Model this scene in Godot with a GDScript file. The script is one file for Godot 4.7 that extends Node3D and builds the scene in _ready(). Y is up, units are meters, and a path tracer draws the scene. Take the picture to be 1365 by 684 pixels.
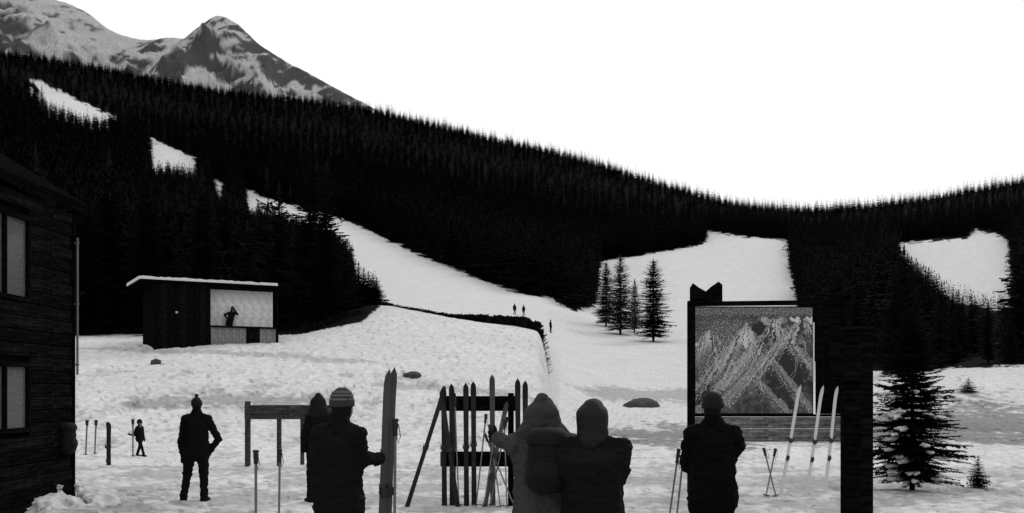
extends Node3D
# A ski meadow at the foot of a wooded mountainside: a black and white winter view.

const F := 1300.0        # focal length in photograph pixels
const CX := 682.5
const HY := 520.0        # row of the eye level
const EYE := 1.8
var used := {}
var M := {}
var noise := FastNoiseLite.new()
var fine := FastNoiseLite.new()
var rng := RandomNumberGenerator.new()

# ---------------------------------------------------------------- naming
func numbered(n: String) -> String:
	if not used.has(n):
		used[n] = 0
		return n
	used[n] += 1
	return "%s_%03d" % [n, used[n]]

func tag(o, label: String, category: String, group := "", kind := ""):
	if label: o.set_meta("label", label)
	if category: o.set_meta("category", category)
	if group: o.set_meta("group", group)
	if kind: o.set_meta("kind", kind)
	return o

func thing(called: String, label: String, category: String, where := Vector3.ZERO, turn := 0.0, group := "") -> Node3D:
	var o := Node3D.new()
	o.name = numbered(called)
	add_child(o, true)
	o.position = where
	o.rotation.y = turn
	tag(o, label, category, group)
	return o

func part(parent: Node, called: String, mesh: Mesh, m: Material, xf := Transform3D.IDENTITY) -> MeshInstance3D:
	var o := MeshInstance3D.new()
	o.name = called if parent != self else numbered(called)
	o.mesh = mesh
	o.material_override = m
	o.transform = xf
	parent.add_child(o, true)
	return o

func copy(o: Node3D, label: String, group := "") -> Node3D:
	var c: Node3D = o.duplicate()
	c.name = numbered(String(o.name).trim_suffix("_001"))
	add_child(c, true)
	c.set_meta("label", label)
	if group: c.set_meta("group", group)
	return c

# ---------------------------------------------------------------- materials
func grey(v: float) -> Color:   # linear value to the sRGB colour of a material
	return Color(v, v, v).linear_to_srgb()

func noise_tex(freq: float, lo: float, hi: float, oct := 5, size := 512, sd := 1, normal := false, bump := 4.0) -> NoiseTexture2D:
	var n := FastNoiseLite.new()
	n.noise_type = FastNoiseLite.TYPE_SIMPLEX_SMOOTH
	n.frequency = freq
	n.fractal_octaves = oct
	n.seed = sd
	var t := NoiseTexture2D.new()
	t.width = size
	t.height = size
	t.seamless = true
	t.noise = n
	if normal:
		t.as_normal_map = true
		t.bump_strength = bump
	else:
		var g := Gradient.new()
		g.set_color(0, Color(lo, lo, lo))
		g.set_color(1, Color(hi, hi, hi))
		t.color_ramp = g
	return t

func mat(v: float, rough := 0.9, tex: Texture2D = null, scale := 1.0, nrm: Texture2D = null, nscale := 1.0, world := false) -> StandardMaterial3D:
	var m := StandardMaterial3D.new()
	m.albedo_color = grey(v)
	m.roughness = rough
	m.metallic_specular = 0.3
	if tex: m.albedo_texture = tex
	if nrm:
		m.normal_enabled = true
		m.normal_texture = nrm
		m.normal_scale = nscale
	if tex or nrm:
		m.uv1_triplanar = true
		m.uv1_world_triplanar = world
		m.uv1_scale = Vector3.ONE * scale
	return m

func wood_texture(sd: int) -> ImageTexture:
	var n := FastNoiseLite.new()
	n.seed = sd
	n.frequency = 0.02
	n.fractal_octaves = 4
	var im := Image.create(256, 256, false, Image.FORMAT_RGB8)
	for y in 256:
		for x in 256:
			var v := 0.72 + 0.45 * n.get_noise_2d(x * 0.35, y * 5.0) + 0.2 * n.get_noise_2d(x * 2.0 + 900.0, y * 2.0)
			v = clampf(v, 0.2, 1.0)
			im.set_pixel(x, y, Color(v, v, v))
	return ImageTexture.create_from_image(im)

func make_materials():
	var snow_t := noise_tex(0.012, 0.8, 1.0, 6, 512, 3)
	var snow_n := noise_tex(0.03, 0, 1, 5, 512, 5, true, 5.0)
	M.snow = mat(1.0, 0.85, snow_t, 0.35, snow_n, 0.6, true)
	M.snow.vertex_color_use_as_albedo = true
	M.snow.metallic_specular = 0.06
	M.snow_lump = mat(0.68, 0.85, snow_t, 2.0, snow_n, 0.7)
	M.rockface = mat(1.0, 0.95, noise_tex(0.02, 0.6, 1.0, 6, 512, 8), 0.01, null, 1.0, true)
	M.rockface.vertex_color_use_as_albedo = true
	M.rock = mat(0.1, 0.95, noise_tex(0.03, 0.5, 1.0, 5, 256, 9), 0.8, noise_tex(0.04, 0, 1, 5, 256, 19, true, 6.0), 1.0)
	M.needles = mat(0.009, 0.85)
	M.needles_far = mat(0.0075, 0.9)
	M.needles_frost = mat(0.035, 0.9)
	M.bark = mat(0.02, 0.95, noise_tex(0.05, 0.5, 1.0, 4, 256, 11), 1.0)
	var wt := wood_texture(4)
	M.wood_dark = mat(0.011, 0.85, wt, 0.7)
	M.wood_dark2 = mat(0.008, 0.85, wt, 0.9)
	M.wood_dark3 = mat(0.014, 0.85, wt, 0.6)
	M.wood_black = mat(0.007, 0.8, wt, 0.8)
	M.wood_grey = mat(0.24, 0.9, wt, 0.8)
	M.wood_rail = mat(0.07, 0.9, wt, 0.8)
	M.pale_board = mat(0.7, 0.85, noise_tex(0.02, 0.82, 1.0, 5, 256, 41), 0.6)
	M.grey_board = mat(0.25, 0.9, noise_tex(0.03, 0.7, 1.0, 5, 256, 43), 0.6)
	M.roofing = mat(0.005, 1.0, wt, 0.4)
	for k in ["wood_dark", "wood_dark2", "wood_dark3", "wood_black", "roofing", "needles", "needles_far", "bark"]: M[k].metallic_specular = 0.03
	M.white_paint = mat(0.62, 0.6)
	M.dim_paint = mat(0.3, 0.6)
	M.pipe = mat(0.12, 0.5)
	var gl := StandardMaterial3D.new()
	gl.albedo_color = grey(0.05)
	gl.roughness = 0.08
	gl.metallic_specular = 0.9
	M.glass = gl
	M.curtain = mat(0.17, 0.9, noise_tex(0.03, 0.7, 1.0, 3, 256, 21), 2.0)
	M.ski_dark = mat(0.01, 0.35)
	M.ski_grey = mat(0.05, 0.35)
	M.ski_light = mat(0.48, 0.35)
	M.metal = mat(0.16, 0.35)
	M.metal.metallic = 0.7
	M.black_plastic = mat(0.018, 0.4)
	M.cloth = mat(1.0, 0.9, noise_tex(0.06, 0.75, 1.0, 3, 256, 31), 4.0, noise_tex(0.15, 0, 1, 3, 256, 32, true, 3.0), 0.5)
	M.cloth.vertex_color_use_as_albedo = true
	M.cloth.metallic_specular = 0.15
	M.knit_dark = mat(0.009, 0.95)
	M.knit_grey = mat(0.03, 0.95)
	M.stripe = mat(0.1, 0.95)
	M.hair = mat(0.008, 0.7)
	M.bag = mat(0.006, 0.8, noise_tex(0.08, 0.6, 1.0, 3, 256, 33), 5.0)
	M.bag_strap = mat(0.02, 0.8)

# ---------------------------------------------------------------- shapes
class Shape:
	var v := PackedVector3Array()
	var n := PackedVector3Array()
	var c := PackedColorArray()
	var i := PackedInt32Array()
	func quad(a: Vector3, b: Vector3, d: Vector3, e: Vector3):
		var nn := (b - a).cross(d - a).normalized()
		var k := v.size()
		v.append_array(PackedVector3Array([a, b, d, e]))
		n.append_array(PackedVector3Array([nn, nn, nn, nn]))
		i.append_array(PackedInt32Array([k, k + 2, k + 1, k, k + 3, k + 2]))
	func tri(a: Vector3, b: Vector3, d: Vector3):
		var nn := (b - a).cross(d - a).normalized()
		var k := v.size()
		v.append_array(PackedVector3Array([a, b, d]))
		n.append_array(PackedVector3Array([nn, nn, nn]))
		i.append_array(PackedInt32Array([k, k + 2, k + 1]))
	func box(lo: Vector3, hi: Vector3, ch := 0.0):   # chamfered box
		if ch <= 0.0: ch = minf(0.004, 0.2 * minf(hi.x - lo.x, minf(hi.y - lo.y, hi.z - lo.z)))
		var c0 := (lo + hi) / 2
		var h := (hi - lo) / 2
		for ax in 3:
			var b := (ax + 1) % 3
			var d := (ax + 2) % 3
			for s in [-1.0, 1.0]:
				var q := []
				for p in [[-1, -1], [1, -1], [1, 1], [-1, 1]]:
					var w := Vector3.ZERO
					w[ax] = s * h[ax]
					w[b] = p[0] * (h[b] - ch)
					w[d] = p[1] * (h[d] - ch)
					q.append(c0 + w)
				if s > 0: quad(q[0], q[1], q[2], q[3])
				else: quad(q[3], q[2], q[1], q[0])
			for s in [-1.0, 1.0]:
				for t in [-1.0, 1.0]:
					var q := []
					for e in [-1.0, 1.0]:
						var w := Vector3.ZERO
						w[ax] = e * (h[ax] - ch); w[b] = s * h[b]; w[d] = t * (h[d] - ch)
						var u := Vector3.ZERO
						u[ax] = e * (h[ax] - ch); u[b] = s * (h[b] - ch); u[d] = t * h[d]
						q.append_array([c0 + w, c0 + u])
					if s * t > 0: quad(q[0], q[2], q[3], q[1])
					else: quad(q[1], q[3], q[2], q[0])
	func lathe(prof: Array, seg := 12, at := Vector3.ZERO, sx := 1.0, sz := 1.0, rib := 0.0, ribs := 0):   # [radius, y] from the bottom up
		var k := v.size()
		for p in prof.size():
			var a: Array = prof[maxi(p - 1, 0)]
			var b: Array = prof[mini(p + 1, prof.size() - 1)]
			var sl := Vector2(b[1] - a[1], -(b[0] - a[0])).normalized()
			for s in seg + 1:
				var t := TAU * s / seg
				var r: float = prof[p][0] * (1.0 + (rib * cos(t * ribs) if ribs > 0 else 0.0))
				v.append(at + Vector3(cos(t) * r * sx, prof[p][1], sin(t) * r * sz))
				n.append(Vector3(cos(t) * sl.x / sx, sl.y, sin(t) * sl.x / sz).normalized())
		for p in prof.size() - 1:
			for s in seg:
				var q := k + p * (seg + 1) + s
				i.append_array(PackedInt32Array([q, q + 1, q + seg + 1, q + 1, q + seg + 2, q + seg + 1]))
	func tube(path: Array, r0: float, r1: float, seg := 8):
		var k := v.size()
		for p in path.size():
			var a: Vector3 = path[maxi(p - 1, 0)]
			var b: Vector3 = path[mini(p + 1, path.size() - 1)]
			var d := (b - a).normalized()
			var u := d.cross(Vector3.RIGHT if absf(d.x) < 0.8 else Vector3.UP).normalized()
			var w := d.cross(u)
			var r := lerpf(r0, r1, float(p) / maxf(1, path.size() - 1))
			for s in seg + 1:
				var t := TAU * s / seg
				var o := u * cos(t) + w * sin(t)
				v.append(path[p] + o * r)
				n.append(o)
		for p in path.size() - 1:
			for s in seg:
				var q := k + p * (seg + 1) + s
				i.append_array(PackedInt32Array([q, q + seg + 1, q + 1, q + 1, q + seg + 1, q + seg + 2]))
		for e in 2:
			var m := v.size()
			var pp: Vector3 = path[0] if e == 0 else path[path.size() - 1]
			v.append(pp)
			var base := k if e == 0 else k + (path.size() - 1) * (seg + 1)
			var nn: Vector3 = (path[0] - path[1]).normalized() if e == 0 else (path[path.size() - 1] - path[path.size() - 2]).normalized()
			n.append(nn)
			for s in seg + 1:
				v.append(v[base + s])
				n.append(nn)
			for s in seg:
				if e == 0: i.append_array(PackedInt32Array([m, m + 1 + s, m + 2 + s]))
				else: i.append_array(PackedInt32Array([m, m + 2 + s, m + 1 + s]))
	func mesh() -> ArrayMesh:
		var arr := []
		arr.resize(Mesh.ARRAY_MAX)
		arr[Mesh.ARRAY_VERTEX] = v
		arr[Mesh.ARRAY_NORMAL] = n
		if c.size() == v.size(): arr[Mesh.ARRAY_COLOR] = c
		arr[Mesh.ARRAY_INDEX] = i
		var m := ArrayMesh.new()
		m.add_surface_from_arrays(Mesh.PRIMITIVE_TRIANGLES, arr)
		return m

func box_mesh(size: Vector3, ch := 0.0) -> ArrayMesh:
	var s := Shape.new()
	s.box(-size / 2, size / 2, ch)
	return s.mesh()

# smooth bodies: a distance field meshed as surface nets
class Body:
	var org: Vector3
	var h: float
	var nx: int
	var ny: int
	var nz: int
	var f := PackedFloat32Array()
	var c := PackedByteArray()
	var pal := []
	func setup(lo: Vector3, hi: Vector3, cell: float):
		org = lo
		h = cell
		nx = int(ceil((hi.x - lo.x) / h)) + 2
		ny = int(ceil((hi.y - lo.y) / h)) + 2
		nz = int(ceil((hi.z - lo.z) / h)) + 2
		f.resize(nx * ny * nz)
		f.fill(9.0)
		c.resize(nx * ny * nz)
	func col(v) -> int:
		if not pal.has(v): pal.append(v)
		return pal.find(v)
	func span(lo: Vector3, hi: Vector3) -> Array:
		var a := (lo - org) / h
		var b := (hi - org) / h
		return [clampi(int(a.x), 0, nx - 1), clampi(int(a.y), 0, ny - 1), clampi(int(a.z), 0, nz - 1), clampi(int(b.x) + 1, 0, nx - 1), clampi(int(b.y) + 1, 0, ny - 1), clampi(int(b.z) + 1, 0, nz - 1)]
	func put(k: int, d: float, kk: float, ci: int):
		var o := f[k]
		if d < o: c[k] = ci
		var t := maxf(kk - absf(o - d), 0.0) / kk
		f[k] = minf(o, d) - t * t * kk * 0.25
	func bone(a: Vector3, b: Vector3, ra: float, rb: float, color, kk := 0.03):
		var ci := col(color)
		var m := maxf(ra, rb) + kk + h * 2.5
		var s := span(a.min(b) - Vector3.ONE * m, a.max(b) + Vector3.ONE * m)
		var ab := b - a
		var l2 := maxf(ab.length_squared(), 1e-9)
		for z in range(s[2], s[5] + 1):
			for y in range(s[1], s[4] + 1):
				var k: int = (z * ny + y) * nx + s[0]
				var p := org + Vector3(s[0], y, z) * h
				for x in range(s[0], s[3] + 1):
					var t := clampf((p - a).dot(ab) / l2, 0.0, 1.0)
					put(k, (p - a - ab * t).length() - lerpf(ra, rb, t), kk, ci)
					p.x += h
					k += 1
	func egg(o: Vector3, r: Vector3, color, kk := 0.02):
		var ci := col(color)
		var s := span(o - r - Vector3.ONE * (kk + h * 2.5), o + r + Vector3.ONE * (kk + h * 2.5))
		var mr := minf(r.x, minf(r.y, r.z))
		for z in range(s[2], s[5] + 1):
			for y in range(s[1], s[4] + 1):
				var k: int = (z * ny + y) * nx + s[0]
				for x in range(s[0], s[3] + 1):
					var p := org + Vector3(x, y, z) * h - o
					put(k, ((p / r).length() - 1.0) * mr, kk, ci)
					k += 1
	func rough(nz_: FastNoiseLite, amount: float, freq: float):
		for k in f.size():
			if absf(f[k]) < h * 5.0:
				var x := k % nx
				var y := (k / nx) % ny
				var z := k / (nx * ny)
				f[k] += amount * nz_.get_noise_3d(x * h * freq, y * h * freq * 1.6, z * h * freq)
	func into(s: Shape):
		var ids := PackedInt32Array()
		ids.resize(f.size())
		ids.fill(-1)
		var step := PackedInt32Array([0, 1, nx, nx + 1, nx * ny, nx * ny + 1, nx * ny + nx, nx * ny + nx + 1])
		var lim := h * 4.0
		var cells := PackedInt32Array()
		for z in nz - 1:
			for y in ny - 1:
				var k: int = (z * ny + y) * nx
				for x in nx - 1:
					if absf(f[k]) < lim:
						var q := 0
						for e in 8:
							if f[k + step[e]] < 0.0: q += 1
						if q > 0 and q < 8:
							var sum := Vector3.ZERO
							var cnt := 0
							for e in 8:
								for ax in 3:
									var bit := 1 << ax
									if e & bit: continue
									var fa := f[k + step[e]]
									var fb := f[k + step[e | bit]]
									if (fa < 0.0) != (fb < 0.0):
										var p := Vector3(e & 1, (e >> 1) & 1, (e >> 2) & 1)
										p[ax] = fa / (fa - fb)
										sum += p
										cnt += 1
							var g := Vector3(f[k + step[1]] + f[k + step[3]] + f[k + step[5]] + f[k + step[7]] - f[k] - f[k + step[2]] - f[k + step[4]] - f[k + step[6]],
								f[k + step[2]] + f[k + step[3]] + f[k + step[6]] + f[k + step[7]] - f[k] - f[k + step[1]] - f[k + step[4]] - f[k + step[5]],
								f[k + step[4]] + f[k + step[5]] + f[k + step[6]] + f[k + step[7]] - f[k] - f[k + step[1]] - f[k + step[2]] - f[k + step[3]])
							ids[k] = s.v.size()
							cells.append(k)
							s.v.append(org + (Vector3(x, y, z) + sum / cnt) * h)
							s.n.append(g.normalized())
							var cv: float = pal[c[k]]
							s.c.append(Color(cv, cv, cv))
					k += 1
		var st := [1, nx, nx * ny]
		for k in cells:
			for ax in 3:
				var fa := f[k]
				var fb := f[k + st[ax]]
				if (fa < 0.0) == (fb < 0.0): continue
				var u: int = st[(ax + 1) % 3]
				var w: int = st[(ax + 2) % 3]
				if k - u - w < 0: continue
				var a := ids[k]
				var b := ids[k - u]
				var d := ids[k - u - w]
				var e := ids[k - w]
				if a < 0 or b < 0 or d < 0 or e < 0: continue
				if fa < 0.0: s.i.append_array(PackedInt32Array([a, d, b, a, e, d]))
				else: s.i.append_array(PackedInt32Array([a, b, d, a, d, e]))

# ---------------------------------------------------------------- places
func at(px: float, py: float, d: float) -> Vector3:
	return Vector3((px - CX) / F * d, EYE + (HY - py) / F * d, -d)

const DN := [14.0, 22.0, 27.0, 32.0, 46.0, 60.0, 75.0, 100.0, 150.0, 200.0, 300.0, 400.0, 550.0, 700.0, 900.0, 1200.0, 1500.0]
# rows of the ground at those distances, from 22 m to 1200 m (0 = flat meadow level)
const COLS := [-500.0, 0.0, 100.0, 200.0, 300.0, 400.0, 500.0, 600.0, 715.0, 750.0, 800.0, 900.0, 1000.0, 1100.0, 1200.0, 1312.0, 1500.0, 1800.0]
const ROWS := [
	[0, 0, 570, 462, 447, 425, 395, 345, 300, 235, 190, 140, 110, 85, 60],
	[0, 0, 570, 461, 448, 432, 406, 362, 322, 263, 222, 178, 146, 118, 92],
	[0, 0, 570, 460, 448, 435, 410, 370, 332, 277, 238, 193, 160, 131, 102],
	[0, 0, 570, 460, 447, 436, 413, 378, 344, 298, 264, 224, 188, 154, 120],
	[0, 0, 570, 460, 446, 436, 415, 385, 355, 318, 288, 245, 208, 172, 138],
	[0, 0, 570, 460, 438, 432, 418, 390, 365, 328, 297, 258, 224, 188, 149],
	[0, 0, 570, 460, 408, 420, 422, 400, 375, 340, 310, 272, 240, 205, 164],
	[0, 0, 570, 468, 424, 436, 435, 410, 385, 350, 320, 286, 256, 222, 186],
	[0, 0, 572, 488, 440, 452, 446, 420, 397, 364, 338, 305, 277, 245, 209],
	[0, 0, 0, 568, 530, 505, 478, 436, 408, 375, 350, 315, 287, 253, 217],
	[0, 0, 0, 571, 545, 520, 490, 450, 420, 385, 360, 325, 295, 262, 231],
	[0, 0, 0, 571, 548, 525, 497, 455, 425, 378, 350, 324, 303, 282, 262],
	[0, 0, 0, 571, 550, 530, 502, 465, 432, 385, 350, 312, 304, 296, 287],
	[0, 0, 0, 570, 535, 515, 490, 455, 425, 385, 358, 330, 315, 303, 291],
	[0, 0, 0, 560, 507, 492, 470, 438, 415, 380, 355, 326, 312, 297, 283],
	[0, 0, 0, 548, 494, 481, 460, 430, 405, 368, 342, 312, 298, 281, 265],
	[0, 0, 0, 540, 490, 475, 455, 420, 395, 355, 325, 292, 275, 255, 235],
	[0, 0, 0, 530, 485, 470, 445, 410, 380, 335, 300, 265, 245, 222, 200]]
var TH := []

func herm(xs: Array, ys: Array, x: float) -> float:
	var n := xs.size()
	if x <= xs[0]: return ys[0]
	if x >= xs[n - 1]: return ys[n - 1]
	var k := 0
	while x > xs[k + 1]: k += 1
	var hh: float = xs[k + 1] - xs[k]
	var s1: float = (ys[k + 1] - ys[k]) / hh
	var s0: float = s1 if k == 0 else (ys[k] - ys[k - 1]) / (xs[k] - xs[k - 1])
	var s2: float = s1 if k + 2 >= n else (ys[k + 2] - ys[k + 1]) / (xs[k + 2] - xs[k + 1])
	var m0 := 0.0 if s0 * s1 <= 0.0 else 2.0 * s0 * s1 / (s0 + s1)
	var m1 := 0.0 if s1 * s2 <= 0.0 else 2.0 * s1 * s2 / (s1 + s2)
	var t := (x - float(xs[k])) / hh
	var t2 := t * t
	var t3 := t2 * t
	return (2 * t3 - 3 * t2 + 1) * ys[k] + (t3 - 2 * t2 + t) * hh * m0 + (-2 * t3 + 3 * t2) * ys[k + 1] + (t3 - t2) * hh * m1

func prepare_ground():
	for r in ROWS:
		var hs := [0.0]
		for k in r.size():
			var d: float = DN[k + 1]
			hs.append(0.0 if r[k] == 0 else EYE + (HY - r[k]) / F * d)
		hs.append(hs[hs.size() - 1] * 0.86)
		TH.append(hs)

func profile(theta: float) -> Array:
	var a := clampf(theta, -1.0, 1.0)
	var px := CX + F * tan(a)
	var out := []
	var fade := lerpf(1.0, 0.3, smoothstep(0.9, 1.6, absf(theta)))
	for k in DN.size():
		var ys := []
		for c in TH: ys.append(c[k])
		out.append(herm(COLS, ys, px) * fade)
	return out

var LD := []
func bumps(x: float, z: float, d: float) -> float:
	var s := 0.0
	if d > 7.0 and d < 90.0:
		var k := 1.0 - smoothstep(45.0, 90.0, d)
		s += k * (0.08 * noise.get_noise_2d(x * 9.0, z * 9.0) + 0.03 * fine.get_noise_2d(x * 22.0, z * 22.0))
		var tr := fine.get_noise_2d(x * 60.0 + 300.0, z * 60.0)   # trodden holes
		s -= k * 0.05 * smoothstep(0.12, 0.4, tr)
	if d > 30.0:
		s += 0.007 * minf(d, 700.0) * smoothstep(30.0, 90.0, d) * noise.get_noise_2d(x * 60.0 / d, z * 60.0 / d)
	return s

func hgt(x: float, z: float) -> float:
	var th := atan2(x, -z)
	var d := maxf(Vector2(x, z).length() * cos(clampf(th, -1.0, 1.0)), 1.0)
	return herm(LD, profile(th), log(d)) + bumps(x, z, d)

func on_ground(px: float, d: float) -> Vector3:
	var x := (px - CX) / F * d
	return Vector3(x, hgt(x, -d), -d)

# open snow on the mountainside and the meadow, as polygons of the view from the meadow
var OPEN := [
	PackedVector2Array([Vector2(33, 105), Vector2(52, 108), Vector2(152, 156), Vector2(138, 161), Vector2(95, 153), Vector2(62, 140), Vector2(52, 120)]),
	PackedVector2Array([Vector2(200, 183), Vector2(262, 212), Vector2(261, 233), Vector2(240, 226), Vector2(222, 223), Vector2(203, 230)]),
	PackedVector2Array([Vector2(284, 238), Vector2(298, 245), Vector2(296, 272), Vector2(288, 262)]),
	PackedVector2Array([Vector2(327, 249), Vector2(346, 261), Vector2(342, 276), Vector2(330, 280)]),
	PackedVector2Array([Vector2(345, 262), Vector2(400, 276), Vector2(470, 297), Vector2(560, 340), Vector2(640, 372), Vector2(700, 393), Vector2(735, 398), Vector2(765, 415), Vector2(795, 407), Vector2(800, 348), Vector2(850, 341), Vector2(940, 325), Vector2(943, 308), Vector2(1000, 316), Vector2(1050, 320), Vector2(1052, 345), Vector2(1062, 400), Vector2(1075, 478), Vector2(1200, 502), Vector2(1265, 491), Vector2(1330, 489), Vector2(1400, 487), Vector2(3000, 480), Vector2(3000, 3000), Vector2(-3000, 3000), Vector2(-3000, 452), Vector2(95, 448), Vector2(400, 446), Vector2(480, 432), Vector2(506, 408), Vector2(505, 372), Vector2(474, 362), Vector2(471, 322), Vector2(430, 302), Vector2(380, 283), Vector2(345, 274)]),
	PackedVector2Array([Vector2(1194, 325), Vector2(1290, 318), Vector2(1302, 306), Vector2(1345, 318), Vector2(1350, 400), Vector2(1300, 392), Vector2(1272, 388), Vector2(1240, 366), Vector2(1215, 350), Vector2(1200, 342)])]
var RECT := []

func is_open(p: Vector2) -> int:
	for k in OPEN.size():
		if RECT[k].has_point(p) and Geometry2D.is_point_in_polygon(p, OPEN[k]): return k
	return -1

func view(p: Vector3) -> Vector2:
	return Vector2(CX + F * p.x / -p.z, HY - F * (p.y - EYE) / -p.z)

func build_ground():
	var ang := []
	var a := -PI
	while a < PI - 1e-4:
		ang.append(a)
		var da := absf(a)
		a += deg_to_rad(0.11) if da < 0.53 else deg_to_rad(0.6) if da < 0.8 else deg_to_rad(4.0)
	ang.append(PI)
	var rings := [0.3, 1.5, 4.0, 8.0]
	var d := 11.0
	while d < 1500.0:
		rings.append(d)
		d *= 1.0075 if d < 62.0 else 1.014
	rings.append(1700.0)
	var s := Shape.new()
	var na := ang.size()
	s.v.resize(na * rings.size())
	s.c.resize(s.v.size())
	for j in na:
		var th: float = ang[j]
		var pr := profile(th)
		var ca := cos(clampf(th, -1.0, 1.0))
		var wide := absf(th) > 0.7
		for r in rings.size():
			var dep: float = rings[r]
			var rad := dep / ca
			var x := sin(th) * rad
			var z := -cos(th) * rad
			var y := herm(LD, pr, log(dep)) + bumps(x, z, dep)
			var k := r * na + j
			s.v[k] = Vector3(x, y, z)
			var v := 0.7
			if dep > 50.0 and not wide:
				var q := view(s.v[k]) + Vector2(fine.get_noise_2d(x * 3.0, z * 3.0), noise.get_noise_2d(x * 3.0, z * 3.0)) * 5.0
				if is_open(q) < 0 and (dep < 140.0 or is_open(q - Vector2(0, 15)) < 0): v = 0.011  # near black under the trees: forest shade painted into the ground colour
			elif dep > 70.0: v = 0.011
			if v > 0.1:
				# wind-packed and trodden snow, with specks of grit and twigs
				v += 0.05 * noise.get_noise_2d(x * 6.0, z * 6.0) + 0.05 * fine.get_noise_2d(x * 40.0, z * 40.0)
				if dep < 60.0 and fine.get_noise_2d(x * 150.0, z * 150.0) > 0.52: v *= 0.6
				if dep > 29.0 and dep < 90.0 and x > 1.0 and not wide:   # shaded bands across the meadow, painted into the snow colour with grain
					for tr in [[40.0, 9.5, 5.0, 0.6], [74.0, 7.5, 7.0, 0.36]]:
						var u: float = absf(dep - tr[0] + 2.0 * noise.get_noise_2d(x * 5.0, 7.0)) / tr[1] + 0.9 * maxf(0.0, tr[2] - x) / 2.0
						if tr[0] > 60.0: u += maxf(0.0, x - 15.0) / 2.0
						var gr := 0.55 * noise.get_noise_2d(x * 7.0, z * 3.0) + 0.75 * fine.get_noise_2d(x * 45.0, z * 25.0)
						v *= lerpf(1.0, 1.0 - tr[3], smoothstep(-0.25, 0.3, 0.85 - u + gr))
				if dep > 30.0 and dep < 50.0 and x < 2.0 and not wide:   # trodden paths across the slope below the hut
					var pp := CX + F * x / -z
					for tr in [[44.6, 0.007, 130.0, 470.0, 0.55, 0.3], [35.2, -0.004, 190.0, 440.0, 0.9, 0.42], [39.5, 0.003, 520.0, 700.0, 0.6, 0.3]]:
						var off: float = absf(-z - tr[0] + (pp - 150.0) * tr[1] + 0.8 * noise.get_noise_2d(x * 5.0, 40.0)) / tr[4]
						off += maxf(0.0, tr[2] - pp) / 40.0 + maxf(0.0, pp - tr[3]) / 40.0
						v *= 1.0 - tr[5] * smoothstep(0.0, 0.35, 1.1 - off + 0.9 * fine.get_noise_2d(x * 60.0, z * 60.0))
				if dep < 40.0:   # darker mottled patches, more of them close to the viewer
					var mottle := noise.get_noise_2d(x * 14.0 + 50.0, z * 14.0) + 0.7 * fine.get_noise_2d(x * 90.0, z * 90.0) + (0.3 if dep < 23.0 else -0.15)
					v *= lerpf(1.0, 0.68, smoothstep(0.0, 0.45, mottle))
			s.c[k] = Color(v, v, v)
	s.n.resize(s.v.size())
	for r in rings.size():
		for j in na:
			var k := r * na + j
			var jm := k - 1 if j > 0 else r * na + na - 2
			var jp := k + 1 if j < na - 1 else r * na + 1
			var km := k - na if r > 0 else k
			var kp := k + na if r < rings.size() - 1 else k
			var nn := (s.v[jp] - s.v[jm]).cross(s.v[kp] - s.v[km])
			s.n[k] = -nn.normalized() if nn.y < 0 else nn.normalized()
	for r in rings.size() - 1:
		for j in na - 1:
			var k := r * na + j
			s.i.append_array(PackedInt32Array([k, k + na, k + 1, k + 1, k + na, k + na + 1]))
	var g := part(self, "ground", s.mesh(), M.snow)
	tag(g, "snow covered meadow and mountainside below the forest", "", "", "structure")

# ---------------------------------------------------------------- mountains
func seg_dist(p: Vector2, a: Vector2, b: Vector2) -> float:
	return (Geometry2D.get_closest_point_to_segment(p, a, b) - p).length()

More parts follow.
